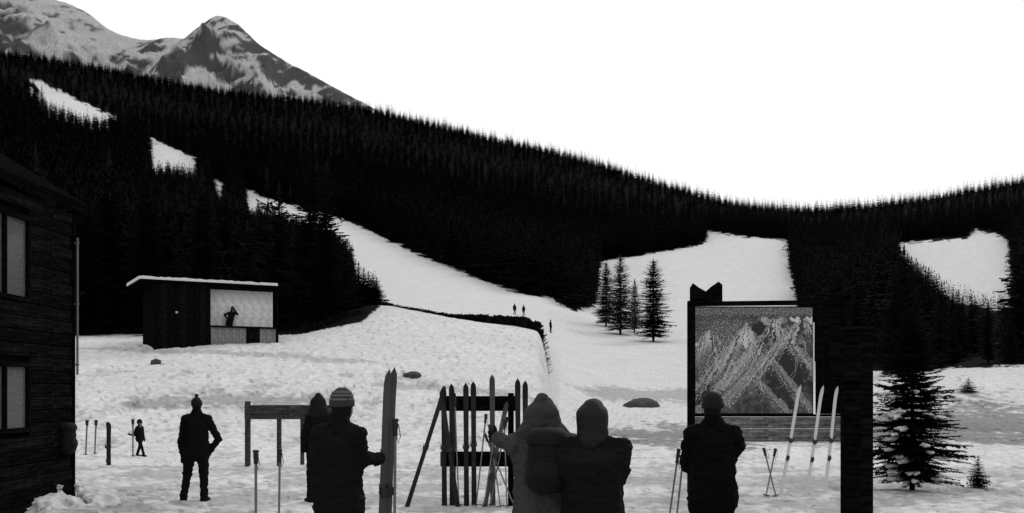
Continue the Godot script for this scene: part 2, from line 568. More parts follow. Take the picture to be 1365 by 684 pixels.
func mountain(called: String, label: String, dist: float, sky: Array, depth: float, steep: float, sd: int, dark: Array, pale: Array, bias: float):
	var xs := []
	var ys := []
	for q in sky:
		xs.append(q[0])
		ys.append(EYE + (HY - q[1]) / F * dist)
	var n := FastNoiseLite.new()
	n.seed = sd
	n.fractal_octaves = 5
	n.frequency = 0.0035
	var cr := FastNoiseLite.new()
	cr.seed = sd + 5
	cr.noise_type = FastNoiseLite.TYPE_SIMPLEX
	cr.fractal_type = FastNoiseLite.FRACTAL_RIDGED
	cr.fractal_octaves = 4
	cr.frequency = 0.0028
	var s := Shape.new()
	var nx := 230
	var nz := 130
	for k in nz + 1:
		var w := lerpf(-0.45, 1.0, float(k) / nz)   # behind the crest, then down its face
		for j in nx + 1:
			var px := lerpf(xs[0], xs[xs.size() - 1], float(j) / nx)
			var x := (px - CX) / F * dist
			var down := maxf(w, 0.0) * depth
			var z := -dist + w * depth
			var y := herm(xs, ys, px)
			var rel := smoothstep(0.0, 0.25, absf(w))
			y -= absf(w) * depth * steep
			# ribs and gullies running down the face
			y += rel * (cr.get_noise_2d(x + down * 0.35, z * 0.35) - 0.2) * 90.0
			y += (n.get_noise_2d(x * 2.0, z * 2.0) * 26.0 + n.get_noise_2d(x * 8.0, z * 8.0) * 9.0) * (0.25 + rel)
			s.v.append(Vector3(x, y, z))
	var W := nx + 1
	for k in nz + 1:
		for j in W:
			var q := k * W + j
			var nn := (s.v[k * W + mini(j + 1, nx)] - s.v[k * W + maxi(j - 1, 0)]).cross(s.v[maxi(k - 1, 0) * W + j] - s.v[mini(k + 1, nz) * W + j])
			nn = nn.normalized()
			if nn.y < 0: nn = -nn
			s.n.append(nn)
			var p := s.v[q]
			var e := view(p)
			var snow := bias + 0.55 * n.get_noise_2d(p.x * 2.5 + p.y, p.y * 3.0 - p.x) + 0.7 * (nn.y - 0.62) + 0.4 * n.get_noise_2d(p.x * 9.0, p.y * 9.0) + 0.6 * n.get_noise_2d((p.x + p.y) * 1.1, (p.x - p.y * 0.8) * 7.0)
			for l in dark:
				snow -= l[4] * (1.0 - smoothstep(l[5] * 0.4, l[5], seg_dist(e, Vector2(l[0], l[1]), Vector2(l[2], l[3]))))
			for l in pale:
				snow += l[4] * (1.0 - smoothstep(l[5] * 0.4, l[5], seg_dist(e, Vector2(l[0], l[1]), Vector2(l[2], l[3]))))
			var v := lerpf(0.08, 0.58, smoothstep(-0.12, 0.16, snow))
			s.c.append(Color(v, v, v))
	for k in nz:
		for j in nx:
			var q := k * W + j
			s.i.append_array(PackedInt32Array([q, q + 1, q + W, q + 1, q + W + 1, q + W]))
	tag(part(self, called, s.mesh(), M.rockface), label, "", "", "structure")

# ---------------------------------------------------------------- trees
func conifer_crown(sd: int, levels: int, per: int, detail: int, width: float, ragged := 0.25, power := 0.8, twigs := 0) -> ArrayMesh:
	# one metre tall; scaled when placed
	var r := RandomNumberGenerator.new()
	r.seed = sd
	var s := Shape.new()
	for l in levels:
		var t := (l + r.randf() * 0.7) / levels
		var y := 0.07 + 0.9 * t
		var reach := width * (pow(1.0 - t, power) * (0.9 + 0.12 * sin(t * 40.0)) + 0.02) * (0.72 + 0.28 * smoothstep(0.0, 0.16, t))
		var nb := maxi(4, int(per * (1.0 - 0.45 * t)))
		var a0 := r.randf() * TAU
		for b in nb:
			var a := a0 + TAU * (b + r.randf_range(-0.3, 0.3)) / nb
			var len := reach * r.randf_range(1.0 - ragged * 1.6, 1.0 + ragged)
			var dir := Vector3(cos(a), 0, sin(a))
			var side := Vector3(-sin(a), 0, cos(a))
			var rise := r.randf_range(-0.25, 0.1) - 0.25 * (1.0 - t) + 0.5 * t * t
			var p := [Vector3(0, y, 0)]
			for k in range(1, detail + 1):
				var u := float(k) / detail
				p.append(Vector3(0, y, 0) + dir * len * u + Vector3.UP * (rise * len * u + 0.12 * len * u * u) + side * len * r.randf_range(-0.04, 0.04))
			for k in detail:
				var u := (k + 0.5) / detail
				var sp := len * lerpf(0.34, 0.12, u) * r.randf_range(0.7, 1.3)
				var o: Vector3 = p[k]
				var q: Vector3 = p[k + 1]
				var fwd := (q - o)
				var drop := Vector3.DOWN * sp * r.randf_range(0.15, 0.6)
				if twigs > 0:
					var fl := fwd.length()
					for j in twigs:
						var bs := o.lerp(q, (j + r.randf()) / twigs)
						for sg in [-1.0, 1.0]:
							var out: Vector3 = (fwd / fl * r.randf_range(0.4, 1.0) + side * sg + Vector3.DOWN * r.randf_range(-0.1, 0.55)).normalized() * sp * r.randf_range(0.5, 1.1)
							s.tri(bs, bs + out, bs + fwd * 0.2 + out * 0.35 + Vector3.UP * 0.1 * sp)
							s.tri(bs, bs + out * 0.7 + Vector3.DOWN * sp * 0.12, bs + fwd * 0.25)
					s.tri(o - side * 0.004, o + side * 0.004, q)
					continue
				s.tri(o, o + fwd * 0.9 + side * sp + drop, q)
				s.tri(o, q, o + fwd * 0.9 - side * sp + drop)
				if detail > 2:
					s.tri(o, o + fwd * 0.55 + drop * 2.2 + side * sp * 0.2, q)
					s.tri(o + fwd * 0.3, o + fwd * 1.25 + side * sp * 0.6 + drop * 0.3, o + fwd * 0.7)
					s.tri(o + fwd * 0.3, o + fwd * 0.7, o + fwd * 1.25 - side * sp * 0.6 + drop * 0.3)
	# leader
	for b in 4:
		var a := TAU * b / 4
		s.tri(Vector3(0, 1.0, 0), Vector3(cos(a), 0, sin(a)) * width * 0.06 + Vector3.UP * 0.9, Vector3(cos(a + 1.57), 0, sin(a + 1.57)) * width * 0.06 + Vector3.UP * 0.9)
	return s.mesh()

func trunk_mesh(r0: float) -> ArrayMesh:
	var s := Shape.new()
	s.tube([Vector3(0, -0.04, 0), Vector3(0, 0.3, 0), Vector3(0.004, 0.7, 0), Vector3(0, 0.97, 0)], r0, r0 * 0.15, 7)
	return s.mesh()

var CROWN := []
var TRUNK: ArrayMesh
var FAR := []

func tree(called: String, label: String, p: Vector3, h: float, v: int, m: Material, turn: float, group := "", wide := 1.0) -> Node3D:
	var o := thing(called, label, "tree", p, turn, group)
	part(o, "trunk", TRUNK, M.bark, Transform3D(Basis.from_scale(Vector3.ONE * h), Vector3.ZERO))
	part(o, "crown", CROWN[v % CROWN.size()], m, Transform3D(Basis.from_scale(Vector3(h * wide, h, h * wide)), Vector3.ZERO))
	return o

func build_forest():
	for k in 5: CROWN.append(conifer_crown(40 + k, 30, 11, 4, 0.21 + 0.012 * k))
	CROWN.append(conifer_crown(71, 60, 15, 4, 0.165, 0.22, 0.5, 3))
	CROWN.append(conifer_crown(72, 56, 14, 4, 0.165, 0.25, 0.6, 3))
	TRUNK = trunk_mesh(0.016)
	for k in 3: FAR.append(conifer_crown(60 + k, 11, 7, 2, 0.24))
	var lots := {}
	var single := []
	var dep := 52.0
	while dep < 1330.0:
		var sp := maxf(3.3, dep * (0.0072 if dep < 1000.0 else 0.0058))
		var th := -0.62
		var pr_cache := {}
		while th < 0.62:
			th += sp / dep
			var t := th + rng.randf_range(-0.4, 0.4) * sp / dep
			var dd := dep + rng.randf_range(-0.45, 0.45) * sp
			var big := rng.randf()
			var px := CX + F * tan(t)
			var x := tan(t) * dd
			var key := int(round(t * 200.0))
			if not pr_cache.has(key): pr_cache[key] = profile(key / 200.0)
			var y0 := herm(LD, pr_cache[key], log(dd))
			if is_open(Vector2(px, HY - F * (y0 - EYE) / dd)) >= 0: continue
			var y := hgt(x, -dd)
			var base := view(Vector3(x, y, -dd))
			if is_open(base) >= 0: continue
			var h := lerpf(8.0, 15.0, big)
			if dd < 110.0: h = lerpf(7.0, 13.0, big)
			elif dd > 750.0: h = lerpf(6.0, 14.0, big * big)
			h *= 1.0 + 0.35 * noise.get_noise_2d(x * 1.3, dd * 1.3)
			var ok := false
			var give := Vector2(rng.randf_range(-5.0, 5.0), rng.randf_range(0.0, 15.0)) if dd > 140.0 else Vector2(rng.randf_range(-2.0, 2.0), rng.randf_range(0.0, 6.0))
			if px > 330.0 and px < 485.0: give = give * 0.3
			var near_edge := -1
			for tryh in 7:
				var hp := h * F / dd
				var hw := hp * 0.1
				ok = true
				for q in [Vector2(0, -hp), Vector2(0, -hp * 1.04), Vector2(-hw * 0.4, -hp * 0.87), Vector2(hw * 0.4, -hp * 0.87), Vector2(-hw * 0.7, -hp * 0.72), Vector2(hw * 0.7, -hp * 0.72), Vector2(-hw * 1.2, -hp * 0.48), Vector2(hw * 1.2, -hp * 0.48), Vector2(-hw * 1.8, -hp * 0.22), Vector2(hw * 1.8, -hp * 0.22), Vector2(0, -hp * 0.5)]:
					if is_open(base + q + give) >= 0 and is_open(base + q) >= 0:
						ok = false
						break
				if ok:
					near_edge = is_open(base + Vector2(0, -hp - 9.0))
					break
				h *= 0.78
				if h < 2.0: break
			if not ok: continue
			var front := is_open(base + Vector2(0, 8)) >= 0 and dd < 140.0
			var rec := [Vector3(x, y, -dd), h, base, h * F / dd]
			if base.x > -60 and base.x < 1430 and (front or (near_edge >= 0 and h * F / dd > 16.0)):
				rec.append(1 if front else 0)
				rec.append(near_edge)
				single.append(rec)
			else:
				var reg := 0 if px < 690.0 else 1
				if not lots.has(reg): lots[reg] = []
				lots[reg].append(rec)
		dep += sp * 0.9
	single.sort_custom(func(a, b): return a[3] > b[3])
	var n := 0
	var by_label := {}
	for r in single:
		var px: float = r[2].x
		if n >= 130:
			lots[0 if px < 690.0 else 1].append(r)
			continue
		n += 1
		var lab := ""
		if r[4] == 1:
			if px < 95: lab = "dark conifer at the forest foot behind the plank building"
			elif px < 390: lab = "dark conifer in the forest front row behind the flat roofed hut"
			elif px < 690: lab = "dark conifer at the right end of the forest beside the hut"
			elif px < 1190: lab = "dark conifer in the forest front row behind the piste map board"
			else: lab = "dark conifer in the forest front row behind the snowy young fir"
		else:
			lab = ["dark conifer with its top against the highest snow clearing", "dark conifer with its top against the second highest snow clearing", "dark conifer below the small snow gap in the left forest", "dark conifer below the narrow snow gap in the left forest", "dark conifer with its pointed top against the white piste", "dark conifer with its pointed top against the right hand clearing"][r[5]]
		if not by_label.has(lab): by_label[lab] = []
		by_label[lab].append(r)
	var nth := ["leftmost", "second", "third", "fourth", "fifth", "sixth", "seventh", "eighth", "ninth", "tenth", "eleventh", "twelfth", "thirteenth", "fourteenth", "fifteenth", "sixteenth", "seventeenth", "eighteenth", "nineteenth", "twentieth", "twenty first", "twenty second", "twenty third", "twenty fourth", "twenty fifth"]
	for lab in by_label:
		var row: Array = by_label[lab]
		row.sort_custom(func(a, b): return a[2].x < b[2].x)
		for k in row.size():
			var own: String = lab
			if row.size() > 1 and row.size() <= nth.size(): own = "%s %s" % [nth[k] + ("" if k == 0 else " from left,"), lab]
			tree("conifer", own, row[k][0], row[k][1], rng.randi() % 7, M.needles, rng.randf() * TAU, lab.replace("dark conifer", "dark conifers"))
	for reg in lots:
		var list: Array = lots[reg]
		var o := thing("conifer_forest", ["dark conifer forest covering the left and middle of the mountainside", "dark conifer forest covering the right side of the valley"][reg], "forest")
		o.set_meta("kind", "stuff")
		for v in 3:
			var mm := MultiMesh.new()
			mm.transform_format = MultiMesh.TRANSFORM_3D
			mm.mesh = FAR[v]
			var mine := []
			for k in list.size():
				if k % 3 == v: mine.append(list[k])
			mm.instance_count = mine.size()
			for k in mine.size():
				var h: float = mine[k][1]
				var w := h * rng.randf_range(0.95, 1.35)
				mm.set_instance_transform(k, Transform3D(Basis(Vector3.UP, rng.randf() * TAU).scaled(Vector3(w, h, w)), mine[k][0]))
			var mi := MultiMeshInstance3D.new()
			mi.multimesh = mm
			mi.material_override = M.needles_far
			mi.name = "trees"
			mi.set_meta("kind", "stuff")
			o.add_child(mi, true)
	print("trees: ", n, " single of ", single.size(), ", ", lots[0].size() + lots[1].size(), " in the mass")

# ---------------------------------------------------------------- people
func person(label: String, where: Vector3, yaw: float, H: float, sp: Dictionary) -> Node3D:
	var root := thing("person", label, "person", where - Vector3(0, 0.03, 0), yaw, sp.get("group", ""))
	var s := H / 1.75
	var cell: float = sp.get("cell", 0.02)
	var jc: float = sp.get("jacket", 0.01)
	var tc: float = sp.get("trousers", 0.01)
	var bc := 0.01
	var gc: float = sp.get("gloves", 0.01)
	var sk := 0.2
	var st: float = sp.get("stout", 1.0)
	var hs: float = sp.get("head", 1.0)
	var inv := Basis(Vector3.UP, -yaw)
	var J := {"hip": [Vector3(0.095, 0.92, 0), Vector3(-0.095, 0.92, 0)], "sho": [Vector3(0.168 * st, 1.42, -0.01), Vector3(-0.168 * st, 1.42, -0.01)]}
	var lean: Vector3 = inv * sp.get("lean", Vector3.ZERO)
	var bd := Body.new()
	bd.setup(Vector3(-0.75, -0.03, -0.6), Vector3(0.75, 1.62, 0.6), cell / s if s > 0.8 else cell)
	var ends := []
	for side in 2:
		var sg := 1.0 if side == 0 else -1.0
		# leg
		var hip: Vector3 = J.hip[side]
		var leg: Array = sp.get("leg_l" if side == 0 else "leg_r", [])
		var ank := Vector3(sg * 0.12, 0.09, -0.02)
		if leg.size() > 0:
			ank = inv * leg[0] / s
			ank.y = 0.09
		var knee := (hip + ank) * 0.5 + Vector3(0, 0.01, 0.03)
		if leg.size() > 1: knee = inv * leg[1] / s
		bd.bone(hip, knee, 0.098 * st, 0.072, tc, 0.05)
		bd.bone(knee, ank + Vector3.UP * 0.06, 0.072, 0.058, tc, 0.03)
		var toe := ank + Vector3(sg * 0.04, 0, 0.17)
		toe.y = ank.y - 0.03
		var heel := ank + Vector3(0, 0, -0.045)
		heel.y = ank.y - 0.025
		bd.bone(ank + Vector3.UP * 0.1, heel, 0.062, 0.058, bc, 0.02)
		bd.bone(heel, toe, 0.056, 0.047, bc, 0.02)
		# arm
		var sh: Vector3 = J.sho[side] + lean
		var arm: Array = sp.get("arm_l" if side == 0 else "arm_r", [])
		var elb := sh + Vector3(sg * 0.085, -0.29, -0.02)
		var wri := elb + Vector3(sg * 0.0, -0.25, 0.06)
		if arm.size() > 1:
			elb = inv * arm[0] / s
			wri = inv * arm[1] / s
		bd.bone(sh, elb, 0.066 * st, 0.056, jc, 0.025)
		bd.bone(elb, wri, 0.056, 0.045, jc, 0.02)
		bd.bone(wri.lerp(elb, 0.12), wri, 0.05, 0.05, jc, 0.01)
		ends.append([elb, wri])
	# trunk of the body: hips, waist, chest, shoulders
	for sg in [-1.0, 1.0]:
		bd.bone(Vector3(sg * 0.07 * st, 0.86, 0), Vector3(sg * 0.055 * st, 1.08, 0.0) + lean * 0.4, 0.125 * st, 0.112 * st, jc, 0.06)
		bd.bone(Vector3(sg * 0.055 * st, 1.08, 0) + lean * 0.4, Vector3(sg * 0.06 * st, 1.3, -0.005) + lean * 0.85, 0.112 * st, 0.118 * st, jc, 0.06)
		bd.bone(Vector3(sg * 0.06 * st, 1.36, -0.01) + lean * 0.9, Vector3(sg * 0.14 * st, 1.41, -0.01) + lean, 0.09, 0.07, jc, 0.05)
		bd.bone(Vector3(sg * 0.13, 1.435, -0.015) + lean, Vector3(sg * 0.02, 1.51, -0.01) + lean, 0.045, 0.058, jc, 0.04)
	bd.bone(Vector3(0, 1.46, -0.01) + lean, Vector3(0, 1.555, 0.0) + lean, 0.06, 0.074, jc, 0.03)   # collar
	if sp.has("yoke"):
		var yc := bd.col(sp.yoke)
		for k in bd.f.size():
			if absf(bd.f[k]) < 0.06:
				var y: float = bd.org.y + ((k / bd.nx) % bd.ny) * bd.h
				if y > sp.yoke_at[0] and y < sp.yoke_at[1] and bd.c[k] == bd.col(jc): bd.c[k] = yc
	bd.rough(fine, 0.02, 330.0)
	bd.rough(noise, 0.012, 620.0)
	var shape := Shape.new()
	bd.into(shape)
	# head
	var hd := Body.new()
	var hc := Vector3(0, 1.635, 0.01) + lean * 1.15
	if sp.has("bow"): hc += inv * sp.bow
	var hcell: float = sp.get("fine", 0.009)
	hd.setup(hc - Vector3(0.13, 0.17, 0.15) * hs, hc + Vector3(0.13, 0.16, 0.16) * hs, hcell)
	hd.egg(hc + Vector3(0, 0.025, -0.012) * hs, Vector3(0.077, 0.098, 0.095) * hs, sk)
	hd.egg(hc + Vector3(0, -0.04, 0.018) * hs, Vector3(0.06, 0.06, 0.072) * hs, sk, 0.03)
	hd.bone(hc + Vector3(0, -0.15, -0.01) * hs, hc + Vector3(0, -0.05, -0.01) * hs, 0.056 * hs, 0.056 * hs, sk, 0.03)
	hd.bone(hc + Vector3(0, 0.012, 0.086) * hs, hc + Vector3(0, -0.028, 0.104) * hs, 0.010 * hs, 0.015 * hs, sk, 0.012)
	hd.bone(hc + Vector3(-0.035, 0.03, 0.076) * hs, hc + Vector3(0.035, 0.03, 0.076) * hs, 0.012 * hs, 0.012 * hs, sk, 0.012)
	hd.bone(hc + Vector3(-0.02, -0.062, 0.082) * hs, hc + Vector3(0.02, -0.062, 0.082) * hs, 0.009 * hs, 0.009 * hs, 0.16, 0.006)
	for sg in [-1.0, 1.0]:
		hd.egg(hc + Vector3(sg * 0.031, 0.006, 0.076) * hs, Vector3(0.013, 0.008, 0.01) * hs, 0.03, 0.003)
		hd.egg(hc + Vector3(sg * 0.06, -0.01, -0.005) * hs, Vector3(0.012, 0.032, 0.02) * hs, sk, 0.008)
	var hair := hd.col(0.012)
	for k in hd.f.size():
		if absf(hd.f[k]) < 0.04:
			var pz: float = hd.org.z + (k / (hd.nx * hd.ny)) * hd.h - hc.z
			var py: float = hd.org.y + ((k / hd.nx) % hd.ny) * hd.h - hc.y
			if pz < 0.012 * hs or py > 0.06 * hs: hd.c[k] = hair
	hd.into(shape)
	# gloved hands
	for side in 2:
		var sg := 1.0 if side == 0 else -1.0
		var mode: String = sp.get("hand_l" if side == 0 else "hand_r", "relaxed")
		var e: Array = ends[side]
		var wri: Vector3 = e[1]
		var fwd: Vector3 = (e[1] - e[0]).normalized()
		var palm := Vector3(-sg, 0, 0)   # the palm looks inwards
		if mode == "grip": palm = Vector3(-sg * 0.9, 0, 0.3)
		palm = (palm - fwd * palm.dot(fwd)).normalized()
		var thumb := fwd.cross(palm).normalized()
		if thumb.y < 0 and absf(fwd.y) < 0.7: thumb = -thumb
		elif absf(fwd.y) >= 0.7 and thumb.z < 0: thumb = -thumb
		if mode == "pocket":
			continue
		var hb := Body.new()
		hb.setup(wri + fwd * 0.08 - Vector3.ONE * 0.145, wri + fwd * 0.08 + Vector3.ONE * 0.145, sp.get("hand_cell", 0.0065))
		for q in [-0.024, 0.0, 0.024]:
			hb.bone(wri - fwd * 0.01 + thumb * q * 0.7, wri + fwd * 0.085 + thumb * q, 0.024, 0.019, gc, 0.02)
		var curl := 0.35 if mode == "relaxed" else 1.15
		var lens := [0.072, 0.082, 0.076, 0.06]
		for fi in 4:
			var p := wri + fwd * (0.092 - 0.006 * absf(fi - 1.0)) + thumb * (0.034 - 0.0225 * fi)
			var ang := curl * 0.6
			for seg in 3:
				var dir := fwd * cos(ang) + palm * sin(ang)
				var q: Vector3 = p + dir * lens[fi] * [0.44, 0.32, 0.24][seg]
				hb.bone(p, q, 0.0115 - 0.001 * seg, 0.0108 - 0.001 * seg, gc, 0.006)
				p = q
				ang += curl
		var t0 := wri + fwd * 0.03 + thumb * 0.03
		var t1 := t0 + (fwd * 0.6 + thumb * 0.75 + palm * 0.25).normalized() * 0.04
		var t2 := t1 + (fwd * 0.8 + thumb * 0.3 + palm * (0.9 if mode == "grip" else 0.3)).normalized() * 0.034
		hb.bone(t0, t1, 0.016, 0.0135, gc, 0.01)
		hb.bone(t1, t2, 0.0135, 0.011, gc, 0.006)
		hb.into(shape)
	part(root, "body", shape.mesh(), M.cloth, Transform3D(Basis.from_scale(Vector3.ONE * s), Vector3.ZERO))
	# headgear
	var hat := Shape.new()
	var kind: String = sp.get("hat", "knit")
	var top := hc + Vector3(0, 0.0, -0.012) * hs
	var prof := []
	if kind == "hood" or kind == "bob":
		var hb := Body.new()
		hb.setup(top - Vector3(0.34, 0.3, 0.24) * hs, top + Vector3(0.34, 0.24, 0.24) * hs, maxf(hcell, 0.008))
		if kind == "hood":
			hb.egg(top + Vector3(0, 0.02, -0.012) * hs, Vector3(0.1, 0.118, 0.118) * hs, 0.5, 0.03)
			hb.bone(top + Vector3(0, 0.06, -0.03) * hs, top + Vector3(0.006, 0.125, -0.05) * hs, 0.075 * hs, 0.035 * hs, 0.5, 0.05)
			hb.bone(top + Vector3(0, -0.02, -0.01) * hs, top + Vector3(0, -0.15, -0.01) * hs, 0.102 * hs, 0.112 * hs, 0.5, 0.05)
			for sg in [-1.0, 1.0]:
				hb.bone(top + Vector3(sg * 0.04, -0.06, -0.02) * hs, top + Vector3(sg * 0.17 * st, -0.2, -0.02) * hs, 0.085 * hs, 0.062 * hs, 0.5, 0.07)
		else:
			hb.egg(top + Vector3(0, 0.02, -0.008) * hs, Vector3(0.095, 0.118, 0.112) * hs, 0.5, 0.03)
			hb.bone(top + Vector3(0, -0.01, -0.03) * hs, top + Vector3(0.01, -0.16, -0.04) * hs, 0.088 * hs, 0.078 * hs, 0.5, 0.04)
			for sg in [-1.0, 1.0]:
				hb.bone(top + Vector3(sg * 0.05, 0.02, -0.005) * hs, top + Vector3(sg * 0.06, -0.15, -0.01) * hs, 0.058 * hs, 0.05 * hs, 0.5, 0.03)
		hb.rough(fine, 0.018 if kind == "hood" else 0.01, 190.0)
		for k in hb.f.size():   # opening for the face
			var p := hb.org + Vector3(k % hb.nx, (k / hb.nx) % hb.ny, k / (hb.nx * hb.ny)) * hb.h - hc - Vector3(0, -0.03, 0.14) * hs
			hb.f[k] = maxf(hb.f[k], 0.07 - (p / Vector3(1.0, 1.35, 1.3)).length())
		hb.into(hat)
		hat.c.clear()
	elif kind == "hair":
		prof = [[0.07, -0.09], [0.088, -0.06], [0.094, 0.0], [0.093, 0.05], [0.06, 0.1], [0.05, 0.126], [0.02, 0.138], [0.0, 0.14]]
		for q in prof: q[0] *= hs; q[1] *= hs
		hat.lathe(prof, 28, top - Vector3(0, 0, 0.014), 0.9, 1.05, 0.02, 11)
	else:
		prof = [[0.088, 0.0], [0.1, 0.003], [0.102, 0.045], [0.094, 0.05], [0.092, 0.075], [0.08, 0.105], [0.058, 0.13], [0.03, 0.145], [0.0, 0.15]]
		for q in prof: q[0] *= hs; q[1] *= hs
		hat.lathe(prof, 48, top, 0.9, 1.06, 0.02, 24)
	for k in hat.v.size():
		hat.v[k] += hat.n[k] * (0.0 if kind == "hood" or kind == "bob" else 0.012) * fine.get_noise_3dv(hat.v[k] * 400.0)
	var hm: Material = sp.get("hat_mat", M.knit_dark)
	var ho := part(root, "hair" if kind == "hair" else "hood" if kind == "hood" or kind == "bob" else "hat", hat.mesh(), hm, Transform3D(Basis.from_scale(Vector3.ONE * s), Vector3.ZERO))
	if kind == "bobble" or kind == "knit_stripe":
		var bb := Shape.new()
		if kind == "bobble":
			bb.lathe([[0.0, -0.03], [0.02, -0.022], [0.03, 0.0], [0.021, 0.022], [0.0, 0.03]], 14, top + Vector3(0, 0.17, 0) * hs, 1, 1, 0.12, 7)
			part(ho, "bobble", bb.mesh(), hm)
		else:
			for yy in [0.055, 0.085, 0.11]:
				var rr := 0.098 if yy < 0.06 else 0.09 if yy < 0.1 else 0.077
				bb.lathe([[rr * 0.97, yy - 0.008], [rr + 0.002, yy - 0.005], [rr + 0.001, yy + 0.005], [rr * 0.95, yy + 0.008]], 48, top, 0.9, 1.06, 0.02, 24)
			part(ho, "stripe", bb.mesh(), M.stripe)
	return root

func rucksack(label: String, where: Vector3, yaw: float, w: float, h: float, d: float) -> Node3D:
	var o := thing("rucksack", label, "rucksack", where, yaw)
	var b := Body.new()
	b.setup(Vector3(-w, -0.1, -d), Vector3(w, h + 0.15, d), 0.014)
	var r := d * 0.42
	for x in [-1.0, 1.0]:
		b.bone(Vector3(x * (w / 2 - r), r, 0), Vector3(x * (w / 2 - r) * 0.85, h - r, 0), r, r * 0.92, 0.5, 0.05)
	b.bone(Vector3(-w / 2 + r, r, 0), Vector3(w / 2 - r, r, 0), r, r, 0.5, 0.05)
	b.bone(Vector3(0, r, 0), Vector3(0, h - r, 0), r, r, 0.5, 0.05)
	b.rough(fine, 0.016, 1200.0)
	var s := Shape.new()
	b.into(s)
	s.c.clear()
	part(o, "pack", s.mesh(), M.bag)
	var p := Body.new()
	p.setup(Vector3(-w, -0.1, -d), Vector3(w, h, d), 0.012)
	p.egg(Vector3(0, h * 0.33, d * 0.4), Vector3(w * 0.34, h * 0.2, d * 0.18), 0.5)
	var ps := Shape.new()
	p.into(ps)
	ps.c.clear()
	part(o, "pocket", ps.mesh(), M.bag)
	var l := Shape.new()
	l.lathe([[w * 0.5, h - 0.09], [w * 0.52, h - 0.06], [w * 0.49, h - 0.01], [w * 0.3, h + 0.025], [0.0, h + 0.03]], 24, Vector3.ZERO, 1.0, d / w * 1.04, 0.02, 5)
	part(o, "lid", l.mesh(), M.bag)
	for x in [-1.0, 1.0]:
		var t := Shape.new()
		var path := []
		for k in 9:
			var u := k / 8.0
			path.append(Vector3(x * w * 0.3, lerpf(0.05, h - 0.02, u), -d * 0.36 - 0.075 * sin(u * PI)))
		t.tube(path, 0.014, 0.018, 6)
		part(o, "strap", t.mesh(), M.bag_strap)
	return o

# ---------------------------------------------------------------- skis and sticks
func ski_blade(L: float, w: float) -> ArrayMesh:
	var s := Shape.new()
	var n := 36
	var rows := []
	for k in n + 1:
		var u := float(k) / n
		var y := u * L
		var half := w * 0.5 * (0.86 + 0.28 * (u - 0.45) * (u - 0.45) * 2.0)
		if u > 0.93: half *= sqrt(maxf(0.0, 1.0 - pow((u - 0.93) / 0.07, 2.0))) * 0.98 + 0.02
		if u < 0.01: half *= 0.8
		var up := 0.0 if u < 0.86 else 0.07 * pow((u - 0.86) / 0.14, 2.0)
		y -= 0.02 * up
		var camber := 0.012 * sin(u * PI)
		var th := 0.006 + 0.012 * sin(clampf(u * 1.1, 0, 1) * PI)
		var z := up * 1.0 + camber
		rows.append([Vector3(-half, y, z), Vector3(half, y, z), Vector3(half * 0.9, y, z + th), Vector3(-half * 0.9, y, z + th)])
	for k in n:
		var a: Array = rows[k]
		var b: Array = rows[k + 1]
		s.quad(a[1], a[0], b[0], b[1])
		s.quad(a[2], a[1], b[1], b[2])
		s.quad(a[3], a[2], b[2], b[3])
		s.quad(a[0], a[3], b[3], b[0])
	var e: Array = rows[0]
	s.quad(e[0], e[1], e[2], e[3])
	return s.mesh()

var BLADE: ArrayMesh
var TOE: ArrayMesh
var HEEL: ArrayMesh
func along(o: Node3D, bottom: Vector3, top: Vector3, face: Vector3):
	var y := (top - bottom).normalized()
	var z := (face - y * face.dot(y)).normalized()
	o.transform = Transform3D(Basis(y.cross(z), y, z), bottom)

func ski(label: String, bottom: Vector3, top: Vector3, m: Material, group: String, face := Vector3(0, 0, 1), width := 1.0) -> Node3D:
	if BLADE == null:
		BLADE = ski_blade(1.0, 0.075)
		var t := Shape.new()
		t.box(Vector3(-0.034, 0, 0), Vector3(0.034, 0.07, 0.045), 0.008)
		t.box(Vector3(-0.044, 0.02, 0.005), Vector3(-0.035, 0.1, 0.035), 0.002)
		t.box(Vector3(0.035, 0.02, 0.005), Vector3(0.044, 0.1, 0.035), 0.002)
		TOE = t.mesh()
		var h := Shape.new()
		h.box(Vector3(-0.03, 0, 0), Vector3(0.03, 0.09, 0.03), 0.008)
		h.box(Vector3(-0.02, 0.01, 0.031), Vector3(0.02, 0.06, 0.075), 0.008)
		HEEL = h.mesh()
	var L := (top - bottom).length()
	var o := thing("ski", label, "ski", Vector3.ZERO, 0.0, group)
	along(o, bottom, top, face)
	part(o, "blade", BLADE, m, Transform3D(Basis.from_scale(Vector3(width, L, 1.0)), Vector3.ZERO))
	part(o, "toe_binding", TOE, M.black_plastic, Transform3D(Basis.from_scale(Vector3(width, 1, 1)), Vector3(0, L * 0.48, 0.03)))
	part(o, "heel_binding", HEEL, M.black_plastic, Transform3D(Basis.from_scale(Vector3(width, 1, 1)), Vector3(0, L * 0.48 - 0.33, 0.03)))
	return o

func planted(px: float, d: float, deep := 0.06) -> Vector3:
	return on_ground(px, d) - Vector3(0, deep, 0)

